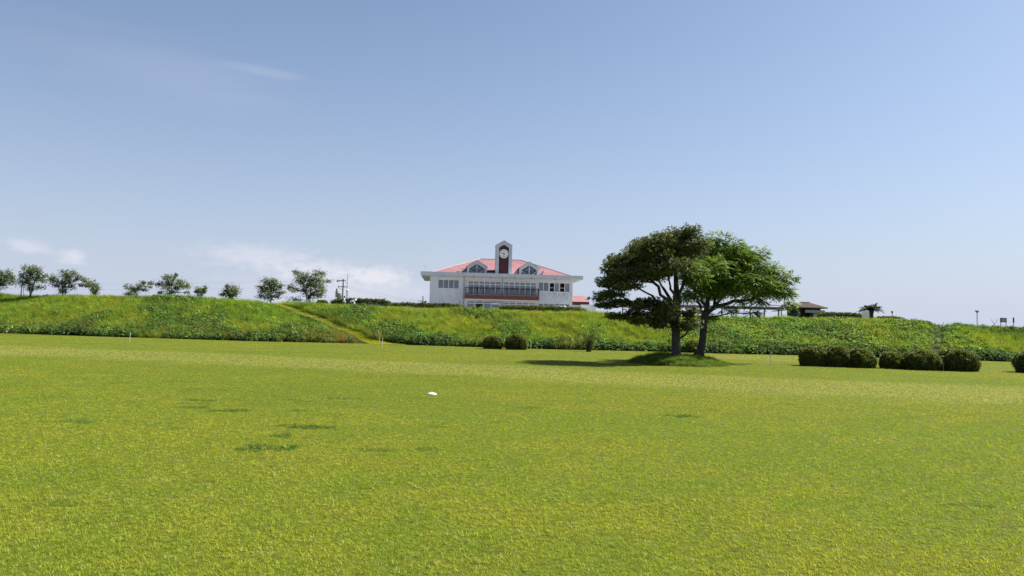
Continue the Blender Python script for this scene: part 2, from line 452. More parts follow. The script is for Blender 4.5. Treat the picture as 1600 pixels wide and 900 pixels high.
ts3 = np.linspace(-0.04, 1.2, 50); ws = np.linspace(-1, 1, 7)
Wd, Tt = np.meshgrid(ws, ts3)
Xp = path_x(Tt) + Wd * (0.6 + 0.9 * np.clip(0.18 - Tt, 0, 1) * 4)
pz = np.where(Tt < 0, 0.0, bank_z(Xp, np.maximum(Tt, 0))) + 0.035 - 0.02 * np.abs(Wd)
path = tag(grid_obj('bank_path', Xp, foot(Xp) + Tt * BANK_W, pz, M['path']), kind='structure')


# ------------------------------------------------------------------ instanced ground cover
def blade_mesh(name, n, h, w, spread, lean, m, seed, seg=2, flop=0.4):
    r_ = np.random.default_rng(seed)
    V, F = [], []
    for i in range(n):
        a = r_.uniform(0, 2 * math.pi); q = r_.uniform(0, 1) ** 0.5 * spread
        bx, by = q * math.cos(a), q * math.sin(a)
        a2 = a + r_.normal(0, 0.9); hh = h * r_.uniform(0.55, 1.1); ln = lean * r_.uniform(0.3, 1.3)
        px, py = -math.sin(a2 + r_.normal(0, .5)), math.cos(a2)
        b0 = len(V)
        for k in range(seg + 1):
            s = k / seg
            ww = w * (1 - s * 0.9) * 0.5
            x = bx + math.cos(a2) * ln * hh * s ** 1.6; y = by + math.sin(a2) * ln * hh * s ** 1.6
            z = hh * (s - flop * ln * s * s * 0.5)
            V += [(x - px * ww, y - py * ww, z), (x + px * ww, y + py * ww, z)]
        for k in range(seg):
            F.append((b0 + 2 * k, b0 + 2 * k + 1, b0 + 2 * k + 3, b0 + 2 * k + 2))
    me = bpy.data.meshes.new(name); me.from_pydata(V, [], F); me.materials.append(m)
    return bpy.data.objects.new(name, me)


def leafclump_mesh(name, n, rx, h, leaf, m, seed, stems=4):
    r_ = np.random.default_rng(seed)
    V, F = [], []
    for i in range(n):
        a = r_.uniform(0, 2 * math.pi); u = r_.uniform(0, 1) ** 0.5; rr = rx * u
        c = Vector((rr * math.cos(a), rr * math.sin(a), h * (1 - 0.75 * u * u) * r_.uniform(0.45, 1.0)))
        nrm = Vector((math.cos(a) * u + r_.normal(0, .45), math.sin(a) * u + r_.normal(0, .45), 0.9)).normalized()
        t = nrm.orthogonal().normalized(); t.rotate(Matrix.Rotation(r_.uniform(0, 6.28), 3, nrm)); b = nrm.cross(t)
        L_ = leaf * r_.uniform(0.7, 1.3); W_ = L_ * 0.42
        b0 = len(V)
        V += [c - t * L_ * .5, c + b * W_ - nrm * L_ * .1, c + t * L_ * .5 - nrm * L_ * .15, c - b * W_ - nrm * L_ * .1]
        F.append((b0, b0 + 1, b0 + 2, b0 + 3))
    me = bpy.data.meshes.new(name); me.from_pydata([tuple(v) for v in V], [], F); me.materials.append(m)
    return bpy.data.objects.new(name, me)


def scatter(name, pts, rot, scl, idx, tint, sources, label, cat):
    n = len(pts)
    me = bpy.data.meshes.new(name); me.vertices.add(n)
    me.vertices.foreach_set('co', np.ascontiguousarray(pts, dtype=np.float32).ravel())
    a = me.attributes.new('rot', 'FLOAT_VECTOR', 'POINT'); a.data.foreach_set('vector', np.ascontiguousarray(rot, dtype=np.float32).ravel())
    a = me.attributes.new('scl', 'FLOAT_VECTOR', 'POINT'); a.data.foreach_set('vector', np.ascontiguousarray(scl, dtype=np.float32).ravel())
    a = me.attributes.new('idx', 'INT', 'POINT'); a.data.foreach_set('value', np.ascontiguousarray(idx, dtype=np.int32))
    c = np.ones((n, 4), np.float32); c[:, :3] = tint
    a = me.attributes.new('tint', 'FLOAT_COLOR', 'POINT'); a.data.foreach_set('color', c.ravel())
    o = bpy.data.objects.new(name, me); col.objects.link(o)
    ng = bpy.data.node_groups.new(name + '_scatter', 'GeometryNodeTree')
    ng.interface.new_socket('Geometry', in_out='INPUT', socket_type='NodeSocketGeometry')
    ng.interface.new_socket('Geometry', in_out='OUTPUT', socket_type='NodeSocketGeometry')
    N, L = ng.nodes, ng.links
    gi, go = N.new('NodeGroupInput'), N.new('NodeGroupOutput')
    join = N.new('GeometryNodeJoinGeometry')

    def named(nm, ty):
        x = N.new('GeometryNodeInputNamedAttribute'); x.data_type = ty; x.inputs['Name'].default_value = nm
        return x.outputs['Attribute']
    ra, sa, ia = named('rot', 'FLOAT_VECTOR'), named('scl', 'FLOAT_VECTOR'), named('idx', 'INT')
    e2r = N.new('FunctionNodeEulerToRotation'); L.new(ra, e2r.inputs[0])
    for k, s in enumerate(sources):
        oi = N.new('GeometryNodeObjectInfo'); oi.inputs['Object'].default_value = s; oi.inputs['As Instance'].default_value = True
        cmp_ = N.new('FunctionNodeCompare'); cmp_.data_type = 'INT'; cmp_.operation = 'EQUAL'
        L.new(ia, cmp_.inputs[2]); cmp_.inputs[3].default_value = k
        ip = N.new('GeometryNodeInstanceOnPoints')
        L.new(gi.outputs[0], ip.inputs['Points']); L.new(cmp_.outputs[0], ip.inputs['Selection'])
        L.new(oi.outputs['Geometry'], ip.inputs['Instance']); L.new(e2r.outputs[0], ip.inputs['Rotation']); L.new(sa, ip.inputs['Scale'])
        L.new(ip.outputs[0], join.inputs[0])
    L.new(join.outputs[0], go.inputs[0])
    md = o.modifiers.new('scatter', 'NODES'); md.node_group = ng
    return tag(o, label, cat, kind='stuff')


# --- mown turf
def turf_points():
    Ys = np.arange(3.2, 68, 0.05)
    dens = 1050 * (6 / Ys) ** 1.02
    halfw = 0.74 * Ys + 2.5
    cnt = dens * 2 * halfw * 0.05
    tot_ = int(cnt.sum()); cdf = np.cumsum(cnt) / cnt.sum()
    y = np.interp(rng.uniform(0, 1, tot_), cdf, Ys) + rng.uniform(-.025, .025, tot_)
    x = rng.uniform(-1, 1, tot_) * (0.74 * y + 2.5)
    keep = (y < foot(x) + 0.2) & ~((lawn_z(x, y) > .14) & (rng.uniform(0, 1, tot_) < .85))
    onpath = (np.abs(x - path_x(0)) < 3)
    return x[keep], y[keep]


x, y = turf_points(); n = len(x)
base = np.ones((n, 3))
f1 = fbm(x * 0.22 + 3, y * 0.22, 31, 4); f2 = fbm(x * 1.3, y * 1.3, 41, 3); f3 = fbm(x * 5, y * 5, 43, 2)
g_green = np.array([0.68, 0.88, 1.0]); g_yel = np.array([1.08, 1.03, 1.25]); g_pale = np.array([1.36, 1.22, 5.0])
mixf = smooth(0.36, 0.66, 0.45 * f1 + 0.35 * f2 + 0.2 * f3)[:, None]
tint = (g_green * (1 - mixf) + g_yel * mixf) * np.where(y > 15, .95, 1.0)[:, None]
# paler strip across the middle of the lawn and the pale green behind the trees
Bx = np.array([-60, -24, -10.6, 0, 8.2, 15, 60.0]); Bc = np.array([44, 37, 33, 29, 25, 23.4, 20.0]); Bh = np.array([7, 6.2, 5.2, 5.6, 5.6, 5.0, 4.5])
sd = np.abs(y - np.interp(x, Bx, Bc) + (f1 - .5) * 3) / np.interp(x, Bx, Bh)
strip = (1 - smooth(0.45, 1.05, sd)) * 0.95
green = (1 - smooth(0.8, 1.0, ((x - 17.5) / 6.5) ** 2 + ((y - 54.5) / 6.8) ** 2)) * 0.9
far2 = smooth(40, 46, y) * (fbm(x * 0.05, y * 0.35, 77, 3) - 0.35).clip(0, 1) * 0.9
wts = np.maximum(np.maximum(strip, green), far2 * 0.7)[:, None]
tint = tint * (1 - wts) + g_pale * wts
hscale = np.ones(n)
# darker clumps of longer grass, given by place and size
PATCH = [(-3.13, 10.1, .42, .17), (-2.85, 10.25, .2, .1), (-3.1, 12.19, .45, .15), (-3.5, 12.35, .2, .1), (-3.19, 11.18, .2, .14), (-4.93, 14.11, .42, .16), (-5.77, 14.5, .4, .15), (-6.1, 15.7, .42, .15),
         (-6.65, 12.14, .4, .14), (-1.67, 10.2, .24, .1), (-1.07, 10.35, .2, .09), (3.35, 15.21, .42, .16), (.38, 15.95, .3, .12), (-3.94, 14.34, .28, .11), (-4.9, 11.7, .2, .1),
         (-5.05, 17.09, .4, .15), (-1.17, 12.66, .25, .08), (1.29, 12.73, .2, .08), (1.44, 11.47, .25, .12), (4.47, 7.69, .3, .05), (-7.28, 18.15, .4, .15), (-9.6, 19.5, .4, .15), (4.2, 16.6, .3, .1),
         (-3.6, 17.0, .5, .15), (-4.3, 16.2, .4, .14), (1.9, 13.6, .2, .08), (-8.6, 20.5, .5, .2), (-1.9, 17.4, .4, .12), (.9, 17.6, .4, .12), (6.5, 18.5, .4, .14), (-4.0, 6.9, .5, .1), (-0.2, 13.4, .25, .08)]
STR = [1, .7, 1, .6, .9, .9, .8, .7, .75, .6, .6, .9, .6, .7, .5, .5, .45, .4, .4, .5, .4, .5, .4, .6, .5, .4, .4, .5, .4, .5, .4, .4]
for (cx, cy, rx, ry), s in zip(PATCH, STR):
    q = ((x - cx) / (rx * 1.0)) ** 2 + ((y - cy) / (ry * 2.0)) ** 2 + (f3 - .5) * 1.6
    k = (1 - smooth(0.35, 1.1, q)) * s
    tint = tint * (1 - k[:, None]) + np.array([0.20, 0.40, 0.80]) * k[:, None]
    hscale += k * 0.5
for cx, cy, r0 in [(-3.96, 7.24, .16), (-2.99, 7.96, .14), (-.09, 5.74, .13), (1.75, 5.92, .12), (4.37, 6.83, .16), (-6.0, 15.2, .35), (2.6, 8.9, .1), (-1.4, 6.7, .12), (5.6, 9.3, .2)]:
    q = ((x - cx) / r0) ** 2 + ((y - cy) / (r0 * .6)) ** 2 + (f3 - .5) * 1.2
    k = (1 - smooth(0.5, 1.0, q))[:, None] * 0.85
    tint = tint * (1 - k) + np.array([0.42, 0.32, 2.4]) * k; hscale -= k[:, 0] * 0.55
straw = (rng.uniform(0, 1, n) < 0.06)[:, None]
tint = np.where(straw, np.array([1.35, 1.15, 4.5]), tint) * rng.normal(1.0, 0.15, (n, 1)).clip(0.5, 1.5)
scl = (rng.uniform(0.75, 1.25, n) * hscale)[:, None] * np.ones(3)
rot = np.stack([rng.normal(0, .15, n), rng.normal(0, .15, n), rng.uniform(0, 6.28, n)], -1)
srcs = [blade_mesh('turf_tuft_a', 8, 0.019, 0.0048, 0.025, 1.4, M['turf'], 1, 2), blade_mesh('turf_tuft_b', 8, 0.016, 0.0054, 0.028, 1.8, M['turf'], 2, 2),
        blade_mesh('turf_tuft_c', 7, 0.023, 0.0046, 0.024, 1.0, M['turf'], 3, 2)]
turf = scatter('turf_grass', np.stack([x, y, lawn_z(x, y)], -1), rot, scl, rng.integers(0, 3, n), tint, srcs,
               'short yellow green mown grass covering the whole lawn', 'grass')

# --- longer grass on the mound under the trees
n = 9500
a = rng.uniform(0, 6.28, n); q = rng.uniform(0, 1, n) ** 0.5
x = 8.5 + 2.45 * q * np.cos(a); y = 40.1 + 3.5 * q * np.sin(a)
tl = blade_mesh('tall_tuft_a', 16, 0.28, 0.014, 0.10, 0.8, M['veg'], 11, 2)
tl2 = leafclump_mesh('weed_tuft', 16, 0.13, 0.14, 0.07, M['veg'], 12)
tint = (np.array([0.52, 0.66, 0.75]) * rng.normal(1, .3, (n, 1)).clip(.5, 1.5))
scatter('mound_grass', np.stack([x, y, lawn_z(x, y) - .01], -1), np.stack([rng.normal(0, .1, n), rng.normal(0, .1, n), rng.uniform(0, 6.28, n)], -1),
        (rng.uniform(.5, 1.2, n) * (.25 + 1.5 * fbm(x * 2.2, y * 2.2, 91, 3) ** 1.5))[:, None] * np.ones(3) * (1.1 - 0.4 * q[:, None] ** 3), (rng.uniform(0, 1, n) < .35).astype(int), tint, [tl, tl2],
        'long unmown grass on the mound around the two big trunks', 'grass')

# --- wild growth on the embankment
n = 56000
x = rng.uniform(-66, 60, n); t = rng.uniform(0.0, 1.22, n) ** 0.93
y = foot(x) + t * BANK_W
off = np.abs(x - path_x(t)); halfw = 0.62 + 2.6 * np.clip(0.16 - t, 0, 1) * 4
keep = (off > halfw) & ~((t < 0.05) & (np.abs(x + 10.2) < 1.2))
keep &= ~((np.abs(x - crease_x(t)) < 0.42) & (rng.uniform(0, 1, n) < .85))
x, y, t = x[keep], y[keep], t[keep]; n = len(x)
u = rng.uniform(0, 1, n)
nA = fbm(x * 0.28, t * 3.2, 51, 4); nB = fbm(x * 0.9, t * 9, 61, 3); nC = fbm(x * 0.12 + 5, t * 1.3, 71, 3)
kudzu = smooth(10, 19, x) * (1 - smooth(36, 39, x)) * 0.8 + 0.08 + 0.15 * smooth(38, 44, x)
kudzu = np.clip(kudzu + (nA - 0.5) * 1.8, 0.03, 0.97)
lowband = (1 - smooth(0.10, 0.24, t + (nB - .5) * .22)) * (nA > 0.3)
isl = u < np.maximum(kudzu, lowband * 0.75)
dark = smooth(0.55, 0.66, nA) * 0.65 + lowband * 0.75  # foot band tint: dark weeds plus painted-in shade of their upright front
green_t = np.array([0.80, 1.0, 0.95]); yel_t = np.array([1.10, 1.04, 0.95]); dark_t = np.array([0.34, 0.48, 0.85]); dry_t = np.array([1.55, 1.02, 2.2])
w = smooth(.35, .68, .55 * nB + .45 * nC)[:, None]
tint = green_t * (1 - w) + yel_t * w
tint = np.where(isl[:, None], tint * np.array([0.76, 0.92, 1.15]), tint)
dk = (np.clip(dark, 0, 1) * (rng.uniform(0, 1, n) < .85))[:, None]
tint = tint * (1 - dk) + dark_t * dk
dryw = np.exp(-((x + 14.5) / 3.5) ** 2) * (1 - smooth(.12, .34, t)) * .75 + np.exp(-((x + 40) / 8) ** 2 - ((t - .16) / .09) ** 2) * .4 + np.exp(-((x + 25) / 6) ** 2 - ((t - .1) / .09) ** 2) * .35 \
    + np.exp(-((x - 5.2) / 1.2) ** 2 - ((t - .06) / .08) ** 2) * .8 + np.exp(-((x + 3.2) / 1.6) ** 2 - ((t - .1) / .1) ** 2) * .45 + .03
isdry = rng.uniform(0, 1, n) < dryw
tint = np.where(isdry[:, None], dry_t * .62, tint)
tint *= rng.normal(1, .28, (n, 1)).clip(.35, 1.8)
spot = np.exp(-((x - 4.7) / .75) ** 2 - ((t - .5) / .07) ** 2)[:, None] * .9
tint = tint * (1 - spot) + dark_t * .7 * spot
rightg = smooth(38, 41, x)[:, None]
tint = tint * (1 - rightg) + tint * np.array([0.92, 0.92, 0.9]) * rightg
edge = smooth(0, .5, np.abs(off[keep] - halfw[keep]))
s = rng.uniform(.6, 1.15, n) * (0.74 + 0.5 * nA) * (1 + 0.1 * lowband)
s *= 1 - 0.35 * smooth(.92, 1.1, t)
s *= np.where(np.abs(x - crease_x(t)) < 1.0, .6, 1)
s *= 1 - .28 * smooth(38, 41, x)
dp = path_x(t) - x
s *= np.where((dp > 0) & (dp < 2.6), .38 + .5 * np.clip((dp - .9) / 1.7, 0, 1), 1)
idx = np.where(isl & ~isdry & ~((dp < 0) & (dp > -1.6)), np.where(rng.uniform(0, 1, n) < .5, 2, 3), np.where(rng.uniform(0, 1, n) < .5, 0, 1))
srcs = [blade_mesh('meadow_tuft_a', 22, 0.72, 0.030, 0.22, 0.75, M['veg'], 21, 3), blade_mesh('meadow_tuft_b', 20, 0.58, 0.026, 0.26, 1.0, M['veg'], 22, 3),
        leafclump_mesh('vine_clump_a', 42, 0.45, 0.62, 0.165, M['veg'], 23), leafclump_mesh('vine_clump_b', 46, 0.38, 0.72, 0.125, M['veg'], 24)]
scatter('bank_vegetation', np.stack([x, y, bank_z(x, t) - .03], -1), np.stack([rng.normal(0, .13, n), rng.normal(0, .13, n), rng.uniform(0, 6.28, n)], -1),
        s[:, None] * np.ones(3), idx, tint, srcs, 'wild tall grass and vines covering the long embankment', 'bank vegetation')

# --- short grass on the bank path
n = 9000
t = rng.uniform(-.05, 1.2, n); x = path_x(t) + rng.uniform(-1, 1, n) * (.6 + .9 * np.clip(.18 - t, 0, 1) * 4); y = foot(x) + t * BANK_W
w = smooth(.05, .4, t)[:, None]
tint = (np.array([1.1, 1.05, .9]) * (1 - w) + np.array([1.05, 1.02, 2.6]) * w) * rng.normal(1, .15, (n, 1))
scatter('path_grass', np.stack([x, y, np.where(t < 0, 0, bank_z(x, np.maximum(t, 0))) + .02], -1), np.stack([rng.normal(0, .1, n), rng.normal(0, .1, n), rng.uniform(0, 6.28, n)], -1),
        rng.uniform(.6, 1.3, n)[:, None] * np.ones(3), np.zeros(n, int), tint, [blade_mesh('path_tuft', 14, 0.06, 0.012, 0.10, 1.0, M['turf'], 26, 2)],
        'worn short grass on the ramp path up the embankment', 'grass')


# ------------------------------------------------------------------ leaves and trees
def leaf_quads(c, d, nrm, L_, W_, droop=0.15):
    """c base points, d directions, nrm normals (N,3); returns verts (4N,3), faces (N,4)"""
    d = d / np.linalg.norm(d, axis=1, keepdims=True)
    b = np.cross(d, nrm); b /= np.linalg.norm(b, axis=1, keepdims=True) + 1e-9
    nn = np.cross(b, d)
    L_ = L_[:, None]; W_ = W_[:, None]
    v = np.stack([c, c + d * L_ * .5 + b * W_ * .5 - nn * W_ * .12, c + d * L_ - nn * L_ * droop, c + d * L_ * .5 - b * W_ * .5 - nn * W_ * .12], 1)
    return v.reshape(-1, 3), np.arange(len(c) * 4).reshape(-1, 4)


def ball(n, r_):
    v = r_.normal(0, 1, (n, 3)); v /= np.linalg.norm(v, axis=1, keepdims=True)
    return v * (r_.uniform(0, 1, n) ** (1 / 2.2))[:, None]


def rosettes(P, per, L_, r_, up=0.6):
    n = len(P)
    C = np.repeat(P, per, 0)
    d = r_.normal(0, 1, (n * per, 3)); d[:, 2] = d[:, 2] * .55 + up * .35
    nr = r_.normal(0, .45, (n * per, 3)); nr[:, 2] += 1
    return leaf_quads(C, d, nr, L_ * r_.uniform(.6, 1.3, n * per), L_ * .42 * r_.uniform(.7, 1.2, n * per))


def fronds(P, out, per, fl, L_, r_):
    """pinnate leaves: rachis along out, leaflets to both sides"""
    n = len(P)
    d = out + r_.normal(0, .55, (n, 3)); d[:, 2] = d[:, 2] * .5 + r_.normal(.05, .25, n)
    d /= np.linalg.norm(d, axis=1, keepdims=True)
    nr = r_.normal(0, .3, (n, 3)); nr[:, 2] += 1
    b = np.cross(d, nr); b /= np.linalg.norm(b, axis=1, keepdims=True)
    k = np.arange(per); s = (k + 1) / per; side = np.where(k % 2 == 0, 1.0, -1.0); side[-1] = 0
    fL = fl * r_.uniform(.7, 1.25, n)
    C = P[:, None] + d[:, None] * (fL[:, None] * s[None])[..., None]; C[..., 2] -= (fL[:, None] * s[None] ** 2) * .25
    dd = d[:, None] * .6 + b[:, None] * side[None, :, None] * .9
    dd[..., 2] -= .2
    N_ = np.repeat(nr[:, None], per, 1).reshape(-1, 3)
    m_ = n * per
    return leaf_quads(C.reshape(-1, 3), dd.reshape(-1, 3), N_, L_ * r_.uniform(.7, 1.25, m_), L_ * .4 * r_.uniform(.8, 1.2, m_))


def wig(p0, p1, k, amp, r_, sag=0.0):
    p0, p1 = np.array(p0, float), np.array(p1, float)
    out = []
    for i in range(k + 1):
        s = i / k
        p = p0 * (1 - s) + p1 * s + r_.normal(0, amp, 3) * (0 < i < k); p[2] += sag * math.sin(math.pi * s)
        out.append(p)
    return out


def big_tree(name, base, trunk, limbs, clumps, centre, half_depth, kind, leafmat, label, seed):
    r_ = np.random.default_rng(seed)
    root = empty(name, base); tag(root, label, 'tree', 'two big trees on the mound')
    tb = MB(); tb.tube([p[:3] for p in trunk], [p[3] for p in trunk], 14)
    for a in range(5):      # root flare
        an = a * 1.26 + .4
        tb.tube([(trunk[0][0] + math.cos(an) * trunk[0][3] * 1.5, trunk[0][1] + math.sin(an) * trunk[0][3] * 1.5, -.06), (trunk[0][0] + math.cos(an) * trunk[0][3] * .6, trunk[0][1] + math.sin(an) * trunk[0][3] * .6, .3)], [.09, .06], 6)
    tr = tb.build('trunk', M['bark'], root, True)
    bb = MB()
    nodes = [np.array(p[:3]) for p in trunk[2:]]; noder = [p[3] for p in trunk[2:]]
    for lm in limbs:
        pts, rad = [], []
        for i_, p in enumerate(lm):
            pts.append(np.array(p[:3])); rad.append(p[3])
            if i_ + 1 < len(lm):
                q_ = lm[i_ + 1]; ln_ = math.dist(p[:3], q_[:3])
                for s_ in (.33, .67):
                    pts.append(np.array(p[:3]) * (1 - s_) + np.array(q_[:3]) * s_ + r_.normal(0, .06, 3) * ln_); rad.append(p[3] * (1 - s_) + q_[3] * s_)
        bb.tube(pts, rad, 9); nodes += pts[1:]; noder += rad[1:]
    V, F, T_ = [], [], []; nv = 0
    NP = np.array(nodes)
    for (dx, dz, rx, rz) in clumps:
        uu = min(1, abs(dx - centre[0]) / centre[1])
        hd = half_depth * math.sqrt(max(.04, 1 - uu * uu)) * (1 if dz < 4.6 else .75)
        k = 4 if hd > 2 else (3 if hd > 1.1 else 2)
        offs = np.linspace(-hd, hd, k) * .85 + r_.normal(0, .25, k)
        if kind != 'rosette' and dz < 3.15: offs = r_.normal(0, .3, 1)
        if kind == 'rosette' and dz < 2.9: offs = offs[:2] * .6
        front = getattr(big_tree, 'bias', {}).get((name, dx))
        if front is not None: offs = np.array([front, front + .5])
        for j, oy in enumerate(offs):
            sc = 1 if j == 0 else r_.uniform(.8, 1.05)
            c = np.array([dx + r_.normal(0, .12) * (j > 0), oy, dz + r_.normal(0, .12) * (j > 0)])
            rad3 = np.array([rx, max(rx * .8, .3), rz]) * sc * (.88 if kind != 'rosette' else 1.0)
            # branch from the nearest limb node below
            dist = np.linalg.norm((NP - c) * np.array([1, 1, 1.3]), axis=1) + 3 * (NP[:, 2] > c[2] - .05) + .2 * r_.uniform(0, 1, len(NP))
            b0 = NP[int(np.argmin(dist))]
            r0 = min(.05, .018 + .012 * np.linalg.norm(c - b0))
            bb.tube(wig(b0, c, 4, .07, r_, .1), [r0, r0 * .85, r0 * .65, r0 * .5, r0 * .3], 5)
            for q in range(7):
                e = c + ball(1, r_)[0] * rad3 * .95
                bb.tube([c * .75 + b0 * .25 + r_.normal(0, .03, 3), (c + e) / 2 + r_.normal(0, .04, 3), e], [.012, .008, .004], 4, False)
            vol = rx * rz * 1.0
            if kind == 'rosette':
                m_ = int(85 + 600 * vol * sc)
                B = ball(m_, r_); P = c + B * rad3
                keepm = r_.uniform(0, 1, m_) < .3 + .9 * np.clip(fbm(P[:, 0] * 2.2 + j, P[:, 2] * 3.4 + P[:, 1] * 1.3, seed, 2), 0, 1)
                P = P[keepm]
                v, f = rosettes(P, 7, .125, r_); per = 7 * 4
            else:
                m_ = int(34 + 250 * vol * sc)
                B = ball(m_, r_); P = c + B * rad3
                v, f = fronds(P, B + np.array([dx * .12, 0, 0]), 9, .30, .145, r_); per = 9 * 4
            tt = np.repeat(r_.normal(1, .16, (len(P), 1)), per, 0) * np.ones(3)
            if kind == 'rosette':
                br = np.repeat(r_.uniform(0, 1, len(P)) < .06, per); tt[br] *= np.array([2.6, 1.5, 1.0])
            else:
                yl = np.repeat(r_.uniform(0, 1, len(P)) < .12, per); tt[yl] *= np.array([1.5, 1.25, .9])
            V.append(v); F.append(f + nv); T_.append(tt.clip(.3, 3)); nv += len(v)
    bb.build('branches', M['bark'], root, True)
    np_mesh('crown', np.concatenate(V), np.concatenate(F), leafmat, root, np.concatenate(T_))
    return root


CL_L = [(0.26, 6.15, 0.6, 0.41), (-0.47, 6.04, 0.73, 0.41), (-1.19, 5.7, 0.82, 0.46), (-2.01, 5.31, 0.82, 0.46), (-3.05, 4.74, 0.78, 0.41), (-2.45, 4.71, 0.92, 0.41), (-1.45, 5.05, 1.01, 0.55), (-0.27, 5.26, 1.01, 0.6), (0.55, 5.47, 0.73, 0.6), (-3.35, 3.86, 0.57, 0.22), (-2.53, 4.06, 1.01, 0.35), (-1.53, 4.27, 1.01, 0.41), (-0.52, 4.43, 0.82, 0.46), (-3.56, 3.08, 0.6, 0.22), (-2.74, 3.46, 0.82, 0.2), (-3.77, 2.54, 0.53, 0.15), (-2.95, 2.71, 0.73, 0.18), (-2.22, 2.51, 0.82, 0.22), (-1.49, 2.76, 0.82, 0.31), (-3.17, 2.08, 0.73, 0.18), (-1.11, 2.13, 0.92, 0.38), (-2.11, 1.87, 0.69, 0.24), (-0.66, 2.5, 0.64, 0.46), (0.46, 1.75, 0.6, 0.32), (0.45, 2.35, 0.46, 0.27), (-1.19, 1.67, 0.46, 0.16)]
CL_R = [(0.39, 5.92, 0.73, 0.35), (1.04, 5.62, 0.73, 0.38), (1.78, 5.27, 0.73, 0.38), (2.51, 5.24, 0.48, 0.33), (1.51, 4.8, 1.1, 0.5), (0.5, 4.92, 1.01, 0.5), (2.53, 4.55, 0.82, 0.46), (3.18, 4.34, 0.64, 0.38), (3.92, 4.08, 0.53, 0.26), (-0.4, 4.44, 0.96, 0.35), (-1.68, 4.24, 0.87, 0.37), (-1.12, 3.87, 0.64, 0.31), (0.16, 4.08, 1.05, 0.46), (1.26, 4.02, 1.05, 0.46), (2.27, 3.86, 0.96, 0.44), (3.47, 3.57, 0.6, 0.29), (2.83, 3.46, 0.73, 0.35), (0.91, 3.46, 0.78, 0.33), (1.48, 2.56, 0.46, 0.2), (2.93, 2.94, 0.44, 0.2), (3.8, 3.35, 0.46, 0.24), (4.4, 2.86, 0.37, 0.18), (2.81, 2.39, 0.33, 0.13), (-0.56, 3.33, 0.5, 0.24), (1.88, 2.89, 0.55, 0.26), (0.48, 2.12, 0.41, 0.2), (0.04, 5.27, 0.55, 0.46)]
big_tree.bias = {('feathery_tree', round(-1.68 * 1.067, 3)): -5.0, ('feathery_tree', round(-1.12 * 1.067, 3)): -4.6, ('feathery_tree', round(-.4 * 1.067, 3)): -3.6}
big_tree('broadleaf_tree', (8.24, 39.2, 0.26),
         [(0, 0, -.15, .30), (0, 0, .25, .24), (-.03, 0, 1.0, .21), (-.05, .02, 1.7, .20), (.0, .0, 2.5, .18), (-.03, .03, 3.4, .14), (-.1, 0, 4.4, .09), (-.05, 0, 5.4, .04)],
         [[(-.03, 0, 1.25, .10), (-.35, -.1, 1.8, .08), (-.75, -.3, 2.5, .06), (-1.3, -.5, 3.1, .05), (-2.2, -.6, 3.5, .03)],
          [(-.02, 0, 2.2, .12), (-.5, .2, 3.0, .09), (-1.1, .4, 3.8, .07), (-1.8, .5, 4.4, .04)],
          [(0, 0, 2.6, .10), (.2, -.3, 3.6, .08), (.3, -.5, 4.8, .05)],
          [(.0, 0, 2.4, .10), (-.3, .8, 3.2, .08), (-.6, 1.7, 4.0, .05)],
          [(0, 0, 2.3, .10), (-.3, -.8, 3.2, .07), (-.8, -1.7, 4.0, .04)],
          [(0, 0, .85, .06), (.3, -.05, 1.15, .05), (.62, -.1, 1.55, .04), (.7, -.1, 1.9, .02)],
          [(-.05, 0, 1.7, .08), (-.9, .1, 2.35, .06), (-1.9, .2, 2.75, .04), (-3.0, .1, 2.85, .02)]],
         CL_L, (-1.2, 3.3), 2.7, 'rosette', M['dark_leaf'], 'left dark green tree with layered boughs and thick grey trunk on the mound', 101)
CL_R = [tuple(round(v * 1.067, 3) for v in c) for c in CL_R]
big_tree('feathery_tree', (10.38, 43.0, 0.24),
         [(-.12, 0, -.15, .27), (-.03, 0, .3, .215), (.08, 0, 1.0, .19), (.13, 0, 1.7, .185), (.15, 0, 2.3, .17), (.3, 0, 2.75, .13), (.4, .1, 3.6, .09), (.6, 0, 4.8, .05)],
         [[(.13, 0, 2.0, .13), (.42, -.1, 2.55, .12), (.65, -.15, 2.85, .11), (1.2, -.2, 2.95, .09), (1.9, -.3, 3.15, .07), (2.7, -.3, 3.3, .05), (3.5, -.3, 3.5, .03)],
          [(.15, 0, 2.3, .10), (-.1, -.3, 2.75, .08), (-.4, -.9, 3.2, .06), (-.9, -1.8, 3.8, .04)],
          [(.65, -.15, 2.85, .08), (1.1, .6, 3.6, .06), (1.6, 1.2, 4.4, .04)],
          [(.65, -.15, 2.85, .08), (1.1, -.9, 3.5, .06), (1.7, -1.6, 4.3, .04)],
          [(.3, 0, 2.75, .09), (-.1, .7, 3.6, .06), (-.3, 1.3, 4.4, .04)],
          [(2.7, -.3, 3.3, .035), (3.4, -.4, 3.1, .025), (4.3, -.4, 2.9, .012)]],
         CL_R, (1.4, 3.2), 2.8, 'frond', M['light_leaf'], 'right lighter green tree with feathery leaves and leaning trunk on the mound', 102)


